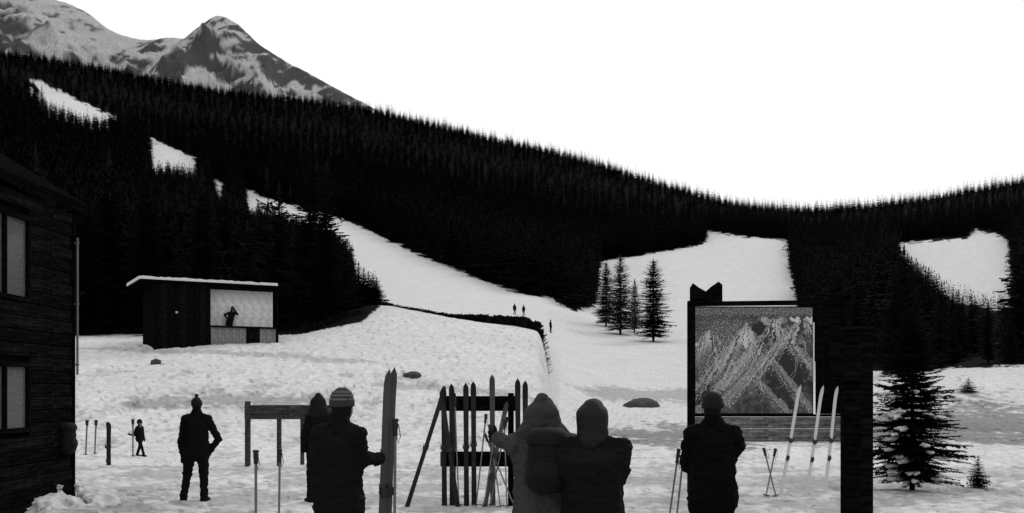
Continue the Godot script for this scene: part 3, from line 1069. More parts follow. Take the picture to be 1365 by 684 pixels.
func pole(label: String, bottom: Vector3, top: Vector3, group: String, thick := 1.0) -> Node3D:
	var L := (top - bottom).length()
	var o := thing("ski_pole", label, "ski pole", Vector3.ZERO, 0.0, group)
	along(o, bottom, top, Vector3(0, 0, 1))
	var s := Shape.new()
	s.tube([Vector3(0, 0, 0), Vector3(0, 0.05, 0), Vector3(0, L - 0.12, 0)], 0.006 * thick, 0.0095 * thick, 8)
	part(o, "shaft", s.mesh(), M.metal)
	var g := Shape.new()
	g.lathe([[0.0, L - 0.14], [0.016 * thick, L - 0.14], [0.015 * thick, L - 0.1], [0.018 * thick, L - 0.06], [0.016 * thick, L - 0.03], [0.022 * thick, L - 0.015], [0.018 * thick, L], [0.0, L]], 12)
	part(o, "grip", g.mesh(), M.black_plastic)
	var b := Shape.new()
	var ring := []
	for k in 17: ring.append(Vector3(cos(TAU * k / 16) * 0.055, 0.09, sin(TAU * k / 16) * 0.055))
	b.tube(ring, 0.007, 0.007, 6)
	b.box(Vector3(-0.052, 0.086, -0.004), Vector3(0.052, 0.094, 0.004), 0.001)
	b.box(Vector3(-0.004, 0.0865, -0.052), Vector3(0.004, 0.0935, 0.052), 0.001)
	part(o, "basket", b.mesh(), M.black_plastic)
	var t := Shape.new()
	t.tube([Vector3(0, L - 0.02, 0.012), Vector3(0.03, L - 0.05, 0.03), Vector3(0.045, L - 0.14, 0.03), Vector3(0.03, L - 0.2, 0.025), Vector3(0.01, L - 0.13, 0.02), Vector3(0, L - 0.03, 0.014)], 0.004, 0.004, 5)
	part(o, "strap", t.mesh(), M.black_plastic)
	return o

# ---------------------------------------------------------------- structures
func board(parent: Node, called: String, lo: Vector3, hi: Vector3, m: Material, ch := 0.0):
	return part(parent, called, box_mesh(hi - lo, ch), m, Transform3D(Basis.IDENTITY, (lo + hi) / 2))

func build_chalet():
	# the long side of a dark plank building runs away from the viewer at the left; its far corner is at x 95
	var X := -7.23
	var z0 := -8.0
	var z1 := -16.0
	var top := 4.75
	var o := thing("plank_building", "black plank building with two small pale windows at the left edge", "building", Vector3(X, 0, (z0 + z1) / 2))
	var hz := (z0 - z1) / 2
	part(o, "wall", box_mesh(Vector3(4.6, top, hz * 2 - 0.1)), M.wood_black, Transform3D(Basis.IDENTITY, Vector3(-2.36, top / 2 - 0.15, 0)))
	# window holes measured along the wall (z relative to the middle) and up
	var wins := [[-2.55, -1.25, 3.18, 4.32], [-2.55, -1.25, 1.24, 2.14]]
	var y := -0.1
	var k := 0
	while y < top - 0.15:
		var y2 := minf(y + 0.2, top - 0.02)
		var m: Material = [M.wood_dark, M.wood_dark2, M.wood_dark3][(k * 7) % 3]
		var spans := [[-hz, hz]]
		for w in wins:
			if y2 > w[2] - 0.05 and y < w[3] + 0.05: spans = [[-hz, w[0] - 0.07], [w[1] + 0.07, hz]]
		for sp in spans:
			var pr := 0.02 + 0.008 * (k % 3)
			board(o, "plank", Vector3(-0.055, y + 0.006, sp[0]), Vector3(pr - 0.02, y2 - 0.006, sp[1]), m, 0.006)
		y = y2
		k += 1
	for w in wins:
		var f := part(o, "window", box_mesh(Vector3(0.03, w[3] - w[2], w[1] - w[0])), M.curtain, Transform3D(Basis.IDENTITY, Vector3(-0.05, (w[2] + w[3]) / 2, (w[0] + w[1]) / 2)))
		var cz := 0.0
		var hh: float = (w[3] - w[2]) / 2
		var hw: float = (w[1] - w[0]) / 2
		for e in [[-hh - 0.07, -hh, -hw - 0.07, hw + 0.07], [hh, hh + 0.07, -hw - 0.07, hw + 0.07], [-hh, hh, -hw - 0.07, -hw], [-hh, hh, hw, hw + 0.07], [-hh, hh, cz - 0.025, cz + 0.025]]:
			board(f, "frame", Vector3(0.0, e[0], e[2]), Vector3(0.075, e[1], e[3]), M.wood_dark2)
		for sg in [-1.0, 1.0]:
			var pane := StandardMaterial3D.new()
			pane.albedo_color = Color(0.2, 0.2, 0.2, 0.12)
			pane.metallic_specular = 0.2
			pane.transparency = BaseMaterial3D.TRANSPARENCY_ALPHA
			pane.roughness = 0.05
			board(f, "pane", Vector3(0.025, -hh, sg * hw / 2 - hw / 2 + 0.026), Vector3(0.031, hh, sg * hw / 2 + hw / 2 - 0.026), pane)
	board(o, "corner_post", Vector3(-0.2, -0.2, -hz - 0.06), Vector3(0.04, top, -hz - 0.001), M.wood_black)
	# rain pipe at the far corner
	var s := Shape.new()
	s.tube([Vector3(0.09, 2.05, -hz - 0.02), Vector3(0.09, 3.0, -hz - 0.02), Vector3(0.09, 4.3, -hz - 0.02)], 0.02, 0.02, 8)
	part(o, "rain_pipe", s.mesh(), M.pipe)
	for yy in [2.2, 3.2, 4.2]: board(o, "bracket", Vector3(0.02, yy, -hz - 0.035), Vector3(0.115, yy + 0.03, -hz - 0.005), M.metal)
	# eaves and roof
	var r := Shape.new()
	var e0 := Vector3(0.12, top - 0.02, 0)
	var rg := Vector3(-2.4, top + 1.5, 0)
	var far := Vector3(-5.1, top - 0.1, 0)
	var dz := hz + 0.35
	for q in [[e0, rg], [rg, far]]:
		var a: Vector3 = q[0]
		var b: Vector3 = q[1]
		var up := Vector3(0, 0.16, 0)
		var f0 := Vector3(0, 0, dz)
		r.quad(a + up + f0, a + up - f0, b + up - f0, b + up + f0)
		r.quad(a + f0, b + f0, b - f0, a - f0)
		r.quad(a + f0, a + up + f0, b + up + f0, b + f0)
		r.quad(a - f0, b - f0, b + up - f0, a + up - f0)
		r.quad(a + f0, a - f0, a + up - f0, a + up + f0)
		r.quad(b + f0, b + up + f0, b + up - f0, b - f0)
	part(o, "roof", r.mesh(), M.roofing)
	var gs := Shape.new()
	gs.tri(Vector3(-4.66, top - 0.16, -hz), Vector3(-2.4, top + 1.4, -hz), Vector3(-0.1, top - 0.16, -hz))
	gs.tri(Vector3(-4.66, top - 0.16, hz), Vector3(-0.1, top - 0.16, hz), Vector3(-2.4, top + 1.4, hz))
	part(o, "gable", gs.mesh(), M.wood_dark)

func build_hut():
	# flat roofed lift hut at the foot of the forest, turned a little to the right
	var L := at(205, 455, 44.6)
	var R := at(368, 452, 47.4)
	var c := (L + R) / 2
	var g := hgt(c.x, c.z)
	var w := Vector2(R.x - L.x, R.z - L.z).length()
	var yaw := atan2(-(R.z - L.z), R.x - L.x)
	var o := thing("lift_hut", "flat roofed dark hut with one pale wall at the forest edge", "hut", Vector3(c.x, g, c.z), yaw)
	var hw := w / 2
	var top := 2.78
	var split := -hw + w * 0.45    # dark boarding to the left, open pale bay to the right
	var dp := 3.2
	# dark boards
	var x := -hw
	var k := 0
	while x < split - 0.01:
		var x2 := minf(x + 0.29, split)
		board(o, "board", Vector3(x + 0.006, -0.5, -0.05), Vector3(x2 - 0.006, top, 0.0 + 0.008 * (k % 2)), [M.wood_black, M.wood_dark, M.wood_dark2][k % 3])
		x = x2
		k += 1
	board(o, "wall", Vector3(-hw + 0.02, -0.5, -dp), Vector3(split, top, -0.06), M.wood_black)
	board(o, "back_wall", Vector3(split + 0.01, -0.5, -dp), Vector3(hw, top, -dp + 0.1), M.wood_black)
	# open bay: floor, pale wall close behind the front, counter
	board(o, "floor", Vector3(split + 0.01, -0.4, -dp + 0.11), Vector3(hw, 0.28, -0.1), M.wood_rail)
	x = split + 0.01
	k = 0
	while x < hw - 0.05:
		var x2 := minf(x + 0.42, hw)
		board(o, "pale_panel", Vector3(x + 0.003, 0.29, -0.63 - 0.004 * (k % 2)), Vector3(x2 - 0.003, top - 0.12, -0.58), M.pale_board)
		x = x2
		k += 1
	board(o, "lintel", Vector3(split + 0.01, top - 0.13, -0.12), Vector3(hw + 0.02, top + 0.01, 0.02), M.wood_black)
	board(o, "counter", Vector3(split + 0.01, 0.82, -0.2), Vector3(hw, 0.9, 0.1), M.wood_dark)
	x = split + 0.02
	k = 0
	while x < hw - 0.05:
		var x2 := minf(x + 0.33, hw - 0.01)
		board(o, "counter_board", Vector3(x + 0.005, -0.3, -0.08), Vector3(x2 - 0.005, 0.815, -0.03 + 0.006 * (k % 2)), M.grey_board if k != 5 and k != 6 else M.wood_dark)
		x = x2
		k += 1
	board(o, "corner_post", Vector3(hw + 0.005, -0.5, -0.14), Vector3(hw + 0.12, top, -0.0), M.wood_black)
	# roof slab with a lying snow layer and a white edge board
	var rf: MeshInstance3D = board(o, "roof", Vector3(-hw - 0.55, top + 0.012, -dp - 0.78), Vector3(hw + 0.3, top + 0.13, 0.12), M.roofing)
	var sn := Shape.new()
	var n := 40
	for j in n:
		var a := lerpf(-hw - 0.5, hw + 0.2, float(j) / n)
		var b := lerpf(-hw - 0.5, hw + 0.2, float(j + 1) / n)
		var ha := 0.14 + 0.05 * noise.get_noise_1d(a * 90.0)
		var hb := 0.14 + 0.05 * noise.get_noise_1d(b * 90.0)
		var y0 := 0.06
		sn.quad(Vector3(a, y0, 2.0), Vector3(b, y0, 2.0), Vector3(b, y0 + hb, 1.94), Vector3(a, y0 + ha, 1.94))
		sn.quad(Vector3(a, y0 + ha, 1.94), Vector3(b, y0 + hb, 1.94), Vector3(b, y0 + hb, -1.9), Vector3(a, y0 + ha, -1.9))
	sn.quad(Vector3(-hw - 0.5, 0.06, -1.9), Vector3(-hw - 0.5, 0.06, 2.0), Vector3(-hw - 0.5, 0.21, 1.94), Vector3(-hw - 0.5, 0.21, -1.9))
	part(rf, "snow_layer", sn.mesh(), M.snow_lump)
	# lamp bracket under the dark eave and a small notice
	board(o, "notice", Vector3(-hw + 0.95, 1.4, 0.01), Vector3(-hw + 1.06, 1.5, 0.022), M.dim_paint)
	# the attendant leaning in the bay
	var px := split + 0.95
	var wp := o.transform * Vector3(px, 0.28, -0.36)
	person("person in dark clothes leaning against the pale wall of the hut", wp, 0.6 + yaw, 1.62, {"cell": 0.03, "fine": 0.012, "hand_cell": 0.008, "hat": "hair", "hat_mat": M.hair, "lean": Vector3(0.16, -0.02, 0.02), "arm_r": [Vector3(-0.2, 1.2, 0.12), Vector3(-0.02, 1.02, 0.3)], "arm_l": [Vector3(0.42, 1.22, 0.1), Vector3(0.3, 1.42, 0.22)]})

func map_print() -> ImageTexture:
	var W := 512
	var H := 440
	var im := Image.create(W, H, false, Image.FORMAT_RGB8)
	var n := FastNoiseLite.new()
	n.seed = 77
	n.frequency = 0.02
	n.fractal_octaves = 4
	for y in H:
		for x in W:
			var t := n.get_noise_2d(x, y)
			var g := n.get_noise_2d(x * 5.0 + 700.0, y * 5.0)
			var u := float(x) / W + 0.02 * n.get_noise_2d(x * 2.0 + 90.0, y * 2.0)
			var w := float(y) / H + 0.03 * n.get_noise_2d(x * 2.0, y * 2.0 + 300.0)
			var p := Vector2(u, w)
			# printed wooded ground, the pale basin left of the middle, open slopes to the right
			var v := 0.24 + 0.18 * t + 0.3 * maxf(g, 0.0)
			var basin := 1.0 - smoothstep(0.2, 0.4, Vector2((u - 0.26) * 0.95, (w - 0.42) * 0.9).length() + 0.2 * t)
			v = lerpf(v, 0.42 + 0.4 * g, basin)
			if w < 0.07: v = 0.42 + 0.3 * g
			var d1 := absf(u - 0.43) / 0.08 + absf(w - 0.27) / 0.115
			v = lerpf(v, 0.82 + 0.2 * g, 1.0 - smoothstep(0.75, 1.1, d1 + 0.6 * t))
			v = lerpf(v, 0.65 + 0.3 * g, (1.0 - smoothstep(0.02, 0.05, absf(w - 0.1 - 0.04 * sin(u * 12.0)))) * smoothstep(0.52, 0.58, u) * (1.0 - smoothstep(0.72, 0.8, u)))
			v = lerpf(v, 0.85, smoothstep(0.0, 0.03, u - 0.8) * smoothstep(0.0, 0.02, w - 0.08) * (1.0 - smoothstep(0.0, 0.03, w - 0.1 - (u - 0.8) * 0.55)))
			if u > 0.6 and w > 0.12 and w < 0.36: v = lerpf(v, 0.5, smoothstep(0.0, 0.25, t + 0.5 * g))
			v = lerpf(v, 0.06, (1.0 - smoothstep(0.7, 1.2, Vector2((u - 0.55) / 0.06, (w - 0.24) / 0.12).length() + 0.4 * t)))
			v = lerpf(v, 0.08, (1.0 - smoothstep(0.7, 1.2, Vector2((u - 0.8) / 0.2, (w - 0.6) / 0.3).length() + 0.6 * t)) * 0.8)
			v = lerpf(v, 0.05, (1.0 - smoothstep(0.7, 1.2, Vector2((u - 0.06) / 0.2, (w - 0.92) / 0.2).length() + 0.5 * t)))
			# the painted peaks, pale at their tops, standing one behind another
			for pk in [[0.12, 0.2, 0.2, 0.4], [0.43, 0.14, 0.17, 0.42], [0.68, 0.1, 0.15, 0.34], [0.92, 0.08, 0.2, 0.4]]:
				var dy: float = (w - pk[1]) - absf(u - pk[0]) * pk[3] / pk[2] * 0.55
				if dy > 0.0 and dy < 0.22:
					var ridge := n.get_noise_2d((u - pk[0]) * 900.0 / (0.15 + dy * 4.0), pk[0] * 500.0)
					v = lerpf(v, 0.8 if ridge > -0.05 else 0.12, (1.0 - smoothstep(0.08, 0.22, dy + 0.15 * g)) * 0.85)
			v = clampf((v - 0.3) * 1.35 + 0.3, 0.02, 0.95)
			im.set_pixel(x, y, Color(v, v, v))
	# thin pale runs that wander and branch downhill
	var r := RandomNumberGenerator.new()
	r.seed = 31
	for k in 26:
		var p := Vector2([0.42, 0.45, 0.3, 0.66, 0.9, 0.15][k % 6] + r.randf_range(-0.04, 0.04), r.randf_range(0.26, 0.5))
		var dir := Vector2(r.randf_range(-0.75, 0.1) if k % 6 < 3 else r.randf_range(-0.5, 0.35), 1.0)
		var wide := r.randf_range(0.8, 2.4)
		for step in int(r.randf_range(60, 190)):
			p += dir.normalized() * 0.0025
			dir.x += r.randf_range(-0.12, 0.12)
			if p.y > 0.9 or p.x < 0.02 or p.x > 0.98: break
			for oy in range(-2, 3):
				for ox in range(-2, 3):
					if Vector2(ox, oy).length() > wide: continue
					var q := Vector2i(int(p.x * W) + ox, int(p.y * H) + oy)
					var c := lerpf(im.get_pixelv(q).r, 0.85, 0.5)
					im.set_pixelv(q, Color(c, c, c))
	return ImageTexture.create_from_image(im)

func build_map_board():
	var d := 18.0
	var p := on_ground(1002, d)
	var o := thing("piste_map_board", "large framed piste map board on posts with a notched crest", "notice board", p)
	var X := func(px: float) -> float: return (px - CX) / F * d - p.x
	var Y := func(py: float) -> float: return EYE + (HY - py) / F * d - p.y
	# panel with the print
	var pm := StandardMaterial3D.new()
	pm.albedo_texture = map_print()
	pm.albedo_color = grey(0.62)
	pm.roughness = 0.6
	var lo := Vector3(X.call(927), Y.call(551), 0)
	var hi := Vector3(X.call(1083), Y.call(410), 0)
	var q := QuadMesh.new()
	q.size = Vector2(hi.x - lo.x, hi.y - lo.y)
	board(o, "backing", Vector3(lo.x - 0.02, lo.y - 0.02, -0.05), Vector3(hi.x + 0.02, hi.y + 0.02, -0.004), M.wood_black)
	part(o, "map_print", q, pm, Transform3D(Basis.IDENTITY, Vector3((lo.x + hi.x) / 2, (lo.y + hi.y) / 2, 0.0)))
	board(o, "post", Vector3(X.call(917), -0.4, -0.09), Vector3(X.call(926), Y.call(401), 0.03), M.wood_black, 0.01)
	board(o, "post", Vector3(X.call(1123), -0.4, -0.09), Vector3(X.call(1133), Y.call(403), 0.03), M.wood_black, 0.01)
	board(o, "side_panel", Vector3(X.call(1088), Y.call(552), -0.05), Vector3(X.call(1122), Y.call(408), 0.01), M.wood_black, 0.006)
	var tr: MeshInstance3D = board(o, "top_rail", Vector3(0, 0, 0), Vector3(X.call(1123) - X.call(926) - 0.004, 0.085, 0.09), M.wood_black, 0.01)
	tr.transform = Transform3D(Basis(Vector3(0, 0, 1), 0.012), Vector3(X.call(1024.5), Y.call(404), -0.02))
	board(o, "bottom_rail", Vector3(X.call(926) + 0.003, Y.call(555.5), -0.045), Vector3(X.call(1122) - 0.003, Y.call(552.2), 0.025), M.wood_black, 0.006)
	board(o, "edge_strip", Vector3(X.call(1083.6), Y.call(510), -0.002), Vector3(X.call(1085.4), Y.call(430), 0.022), M.white_paint)
	# two weathered boards below the map
	board(o, "lower_board", Vector3(X.call(926) + 0.004, Y.call(571), -0.04), Vector3(X.call(1122) - 0.004, Y.call(556), 0.0), M.wood_grey)
	board(o, "lower_board", Vector3(X.call(926) + 0.004, Y.call(589), -0.04), Vector3(X.call(1122) - 0.004, Y.call(572), 0.004), M.wood_grey)
	# crest: a plank sawn with two points
	var c := Shape.new()
	var pts := [[919, 404], [919, 384], [923, 378], [931, 384], [940, 389], [948, 382], [957, 376], [962, 380], [962, 404]]
	var poly := PackedVector2Array()
	for e in pts: poly.append(Vector2(X.call(e[0]), Y.call(e[1])))
	var tri := Geometry2D.triangulate_polygon(poly)
	for k in range(0, tri.size(), 3):
		var a := poly[tri[k]]
		var b := poly[tri[k + 1]]
		var e := poly[tri[k + 2]]
		if (b - a).cross(e - a) < 0:
			var tt := b
			b = e
			e = tt
		c.tri(Vector3(a.x, a.y, 0.07), Vector3(b.x, b.y, 0.07), Vector3(e.x, e.y, 0.07))
		c.tri(Vector3(a.x, a.y, 0.035), Vector3(e.x, e.y, 0.035), Vector3(b.x, b.y, 0.035))
	for k in poly.size():
		var a := poly[k]
		var b := poly[(k + 1) % poly.size()]
		c.quad(Vector3(a.x, a.y, 0.07), Vector3(a.x, a.y, 0.035), Vector3(b.x, b.y, 0.035), Vector3(b.x, b.y, 0.07))
	part(o, "crest", c.mesh(), M.wood_black)

func ski_rack(label: String, px0: float, px1: float, d: float, rails: Array, posts: Array, m: Material) -> Node3D:
	var p := on_ground((px0 + px1) / 2, d)
	var o := thing("ski_rack", label, "ski rack", p)
	var X := func(px: float) -> float: return (px - CX) / F * d - p.x
	var Y := func(py: float) -> float: return EYE + (HY - py) / F * d - p.y
	for r in rails:
		board(o, "rail", Vector3(X.call(px0), Y.call(r[1]), -0.02), Vector3(X.call(px1), Y.call(r[0]), 0.025), m, 0.006)
	for q in posts:
		board(o, "post", Vector3(X.call(q[0] - q[2]), -0.35, -0.14), Vector3(X.call(q[0] + q[2]), Y.call(q[1]), -0.021), m, 0.008)
	return o

func boulder(label: String, px: float, d: float, w: float, h: float, sd: int):
	var n := FastNoiseLite.new()
	n.seed = sd
	n.frequency = 0.9
	var b := Body.new()
	b.setup(Vector3(-w, -h, -w), Vector3(w, h * 1.6, w), w / 16.0)
	b.egg(Vector3.ZERO, Vector3(w * 0.5, h, w * 0.42), 0.5)
	b.egg(Vector3(w * 0.18, h * 0.2, 0), Vector3(w * 0.34, h * 0.75, w * 0.3), 0.5, 0.1)
	b.rough(n, h * 0.35, 3.0 / w)
	var s := Shape.new()
	b.into(s)
	s.c.clear()
	var p := on_ground(px, d)
	var o := thing("boulder", label, "rock", p)
	part(o, "stone", s.mesh(), M.rock)

func build_scrub():
	# low dark scrub and bare earth along the lip of the snowy bank
	var o := thing("scrub", "thin dark strip of scrub along the snowy lip of the bank", "scrub")
	o.set_meta("kind", "stuff")
	var s := Shape.new()
	var r := RandomNumberGenerator.new()
	r.seed = 91
	var line := [[505, 61.0, 0.3], [530, 61.0, 0.14], [590, 60.5, 0.22], [640, 60.5, 0.45], [700, 60.0, 0.6], [716, 60.0, 0.45], [724, 57.0, 0.14], [731, 53.0, 0.07]]
	for k in line.size() - 1:
		var a: Array = line[k]
		var b: Array = line[k + 1]
		var cnt := int(absf(b[0] - a[0]) * 7 + absf(b[1] - a[1]) * 20)
		for q in cnt:
			var t := r.randf()
			var d := lerpf(a[1], b[1], t) + r.randf_range(-0.9, 0.9)
			var px := lerpf(a[0], b[0], t)
			var g := on_ground(px, d)
			var h: float = lerpf(a[2], b[2], t) * r.randf_range(0.5, 1.2)
			var ang := r.randf() * TAU
			var u := Vector3(cos(ang), 0, sin(ang)) * h * 0.35
			var tip := g + Vector3(r.randf_range(-0.3, 0.3), h, r.randf_range(-0.3, 0.3))
			s.tri(g - u + Vector3.DOWN * 0.05, g + u + Vector3.DOWN * 0.05, tip)
			s.tri(g + u * 0.5 + Vector3.UP * h * 0.3, tip + u * 1.4 - Vector3.UP * h * 0.2, tip)
	var m := part(o, "twigs", s.mesh(), M.needles)
	m.set_meta("kind", "stuff")

func build_young_fir():
	# bushy young fir with snow on its boughs beside the thick post
	var p := on_ground(1216, 17.4)
	var o := thing("young_fir", "bushy young fir with snow on its boughs beside the thick post", "tree", p)
	var h := 3.3
	part(o, "trunk", TRUNK, M.bark, Transform3D(Basis.from_scale(Vector3.ONE * h), Vector3.ZERO))
	part(o, "crown", conifer_crown(301, 46, 20, 6, 0.21, 0.35, 0.5, 4), M.needles, Transform3D(Basis.from_scale(Vector3(h * 1.22, h, h * 1.22)), Vector3.ZERO))
	var r := RandomNumberGenerator.new()
	r.seed = 5
	for k in 34:
		var t := pow(r.randf(), 1.2) * 0.55
		var a := r.randf_range(PI * 0.05, PI * 1.02)
		if r.randf() < 0.55: a = r.randf_range(PI * 0.55, PI * 1.0)
		var reach := 0.24 * pow(1.0 - t, 0.5) * (0.72 + 0.28 * smoothstep(0.0, 0.16, t)) * r.randf_range(0.6, 1.0) * h
		var c := Vector3(cos(a) * reach, (0.07 + 0.9 * t) * h - 0.16 * reach, sin(a) * reach)
		var b := Body.new()
		var rr := r.randf_range(0.035, 0.08)
		b.setup(Vector3.ONE * -0.26, Vector3.ONE * 0.26, 0.022)
		var dir := Vector3(cos(a), -0.1, sin(a))
		b.bone(dir * -0.1, dir * 0.09, rr * 0.55, rr * 0.4, 0.5, 0.04)
		b.egg(Vector3(0, 0.01, 0) + Vector3(-sin(a), 0, cos(a)) * r.randf_range(-0.07, 0.07), Vector3(rr * 1.4, rr * 0.42, rr * 1.4), 0.5, 0.05)
		b.rough(fine, 0.03, 500.0)
		var s := Shape.new()
		b.into(s)
		s.c.clear()
		part(o, "snow_clump", s.mesh(), M.snow_lump, Transform3D(Basis.IDENTITY, c))

func build_post():
	var d := 8.0
	var p := on_ground(1142, d)
	var o := thing("timber_post", "thick black timber post standing right of the upright skis", "post", p)
	var hw := 17.0 / F * d
	var top := EYE + (HY - 441) / F * d - p.y
	var s := Shape.new()
	s.box(Vector3(-hw, -0.3, -hw), Vector3(hw, top, hw), 0.02)
	part(o, "shaft", s.mesh(), M.wood_black)
	var c := Shape.new()
	c.box(Vector3(-hw - 0.008, top + 0.002, -hw - 0.008), Vector3(hw + 0.008, top + 0.03, hw + 0.008), 0.01)
	part(o, "cap", c.mesh(), M.wood_dark)
	var i := Shape.new()
	i.box(Vector3(-hw * 1.16, 0.6, -0.02), Vector3(-hw - 0.002, 0.66, 0.02), 0.006)
	part(o, "peg", i.mesh(), M.metal)

func build_banks():
	# shovelled snow heaped against the plank building
	var list := [["heap of shovelled snow under the lower window of the plank building", 24, 15.0, 1.2, 0.3], ["heap of shovelled snow at the far corner of the plank building", 74, 15.6, 1.0, 0.34]]
	for e in list:
		var p := on_ground(e[1], e[2])
		var w: float = e[3]
		var h: float = e[4]
		var b := Body.new()
		b.setup(Vector3(-w * 1.1, -0.4, -w), Vector3(w * 1.1, h * 1.6, w), 0.045)
		b.egg(Vector3(0, -0.1, 0), Vector3(w * 0.72, h, w * 0.6), 0.5, 0.1)
		b.egg(Vector3(w * 0.4, -0.12, 0.1), Vector3(w * 0.5, h * 0.7, w * 0.5), 0.5, 0.2)
		b.egg(Vector3(-w * 0.4, -0.12, 0.05), Vector3(w * 0.5, h * 0.8, w * 0.5), 0.5, 0.2)
		b.rough(noise, 0.3, 40.0)
		b.rough(fine, 0.06, 160.0)
		var s := Shape.new()
		b.into(s)
		s.c.clear()
		tag(part(self, "snow_heap", s.mesh(), M.snow_lump, Transform3D(Basis.IDENTITY, p)), e[0], "snow heap")

# ---------------------------------------------------------------- the scene
func _ready():
	# camera
	var cam := Camera3D.new()
	cam.name = "camera"
	add_child(cam)
	cam.position = Vector3(0, EYE, 0)
	cam.keep_aspect = Camera3D.KEEP_HEIGHT
	var nr := 0.1
	cam.set_frustum(nr * 684.0 / F, Vector2(0, nr * (HY - 342.0) / F), nr, 12000.0)
	cam.current = true
	# bright overcast sky
	var env := Environment.new()
	env.background_mode = Environment.BG_SKY
	var sm := ProceduralSkyMaterial.new()
	sm.sky_top_color = Color(1, 1, 1)
	sm.sky_horizon_color = Color(1, 1, 1)
	sm.ground_horizon_color = Color(0.75, 0.75, 0.75)
	sm.ground_bottom_color = Color(0.7, 0.7, 0.7)
	sm.sun_angle_max = 1.0
	var sky := Sky.new()
	sky.sky_material = sm
	env.sky = sky
	env.background_energy_multiplier = 1.0
	env.tonemap_mode = Environment.TONE_MAPPER_LINEAR
	env.tonemap_exposure = 1.0
	env.sdfgi_enabled = true
	env.ssao_enabled = true
	env.ssil_enabled = true
	var we := WorldEnvironment.new()
	we.environment = env
	add_child(we)
	# the sun behind thin cloud, ahead and to the right
	var sun := DirectionalLight3D.new()
	sun.light_energy = 0.3
	sun.light_angular_distance = 12.0
	sun.light_color = Color(1, 1, 1)
	sun.shadow_enabled = true
	sun.sky_mode = DirectionalLight3D.SKY_MODE_LIGHT_ONLY
	add_child(sun)
	sun.look_at_from_position(Vector3(60, 75, -80), Vector3.ZERO)

	noise.seed = 12
	noise.frequency = 0.03
	noise.fractal_octaves = 4
	fine.seed = 13
	fine.frequency = 0.03
	fine.fractal_octaves = 3
	rng.seed = 2024
	for d in DN: LD.append(log(d))
	for p in OPEN:
		var r := Rect2(p[0], Vector2.ZERO)
		for q in p: r = r.expand(q)
		RECT.append(r)
	make_materials()
	prepare_ground()
	build_ground()
	print("ground ", Time.get_ticks_msec())
	mountain("mountain", "pale snowy mountain flank with dark rock streaks at the left", 4300.0, [[-420, 60], [-260, -10], [-100, -40], [40, -12], [110, 12], [150, 40], [190, 52], [240, 50], [330, 70], [460, 130]], 1500.0, 0.62, 5,
		[[95, 75, 130, 115, 0.5, 9], [11, 40, 30, 95, 0.5, 34], [160, 85, 185, 95, 0.5, 20], [190, 62, 215, 60, 0.4, 12]], [[70, 60, 130, 70, 0.2, 40], [195, 105, 225, 75, 0.5, 14]], 0.22)
	mountain("mountain_peak", "pointed rocky peak with snow gullies above the forest ridge", 3300.0, [[120, 190], [160, 150], [196, 112], [222, 78], [245, 52], [268, 34], [290, 20], [312, 28], [345, 58], [380, 80], [420, 101], [460, 123], [505, 147], [560, 176], [640, 225]], 1000.0, 0.75, 9,
		[[225, 95, 275, 62, 0.55, 20], [285, 85, 300, 95, 0.5, 12], [340, 60, 400, 110, 0.35, 22], [400, 95, 470, 140, 0.3, 18], [320, 115, 335, 130, 0.4, 16]], [[255, 95, 300, 122, 0.45, 14], [332, 72, 350, 105, 0.9, 5], [350, 105, 372, 134, 0.9, 7], [390, 112, 422, 142, 0.7, 9], [419, 115, 423, 140, 0.6, 5], [290, 50, 330, 90, 0.15, 30]], 0.02)
	build_forest()
	print("forest ", Time.get_ticks_msec())
	build_chalet()
	build_hut()
	build_map_board()
	build_post()
	build_banks()
	build_scrub()
	build_young_fir()
	# free-standing trees
	tree("conifer", "right one of the two conifers standing on the snow left of the map board", on_ground(871, 150), 13.0, 5, M.needles, 0.7, "", 1.55)
	tree("conifer", "left one of the two conifers standing on the snow left of the map board", on_ground(827, 163), 13.6, 6, M.needles_frost, 1.9, "", 1.6)
	tree("conifer", "shorter conifer at the forest edge left of the two on the snow", on_ground(808, 178), 12.0, 5, M.needles, 2.2, "", 1.3)
	tree("conifer", "small conifer between the two taller ones on the snow", on_ground(846, 170), 9.5, 6, M.needles, 0.4, "", 1.2)
	var small := ["leftmost", "second from left", "third from left", "fourth from left", "rightmost"]
	for k in 5:
		tree("conifer_sapling", "%s of the small conifers at the right end of the hut forest" % small[k], on_ground([478, 485, 491, 497, 502][k], [61.0, 62.5, 61.5, 63.0, 62.0][k]), [3.0, 2.6, 2.3, 2.2, 1.9][k], k, M.needles, k * 1.3, "small conifers at the forest end", 1.6)
	tree("conifer_sapling", "small dark conifer sapling at the right edge of the snow", on_ground(1304, 18.0), 0.62, 2, M.needles, 0.3, "", 1.7)
	tree("conifer_sapling", "low dark bush at the far snow bank right of the young fir", on_ground(1291, 52.0), 0.8, 0, M.needles, 0.3, "", 3.6)
	boulder("dark boulder in the snow above the painted shade band", 855, 64, 2.4, 0.55, 3)
	boulder("small grey rock in the snow right of the held skis", 548, 40, 0.7, 0.16, 4)
	boulder("tiny dark rock in the snow below the flat roofed hut", 207, 41, 0.4, 0.2, 5)

	# ski rack in the middle with its skis
	ski_rack("black wooden ski rack holding dark skis in the middle of the meadow", 587, 690, 15.3, [[528, 548], [602, 622]], [[603, 524, 4], [681, 524, 4]], M.wood_black)
	var g1 := "dark skis standing in the middle ski rack"
	var dz := 15.22
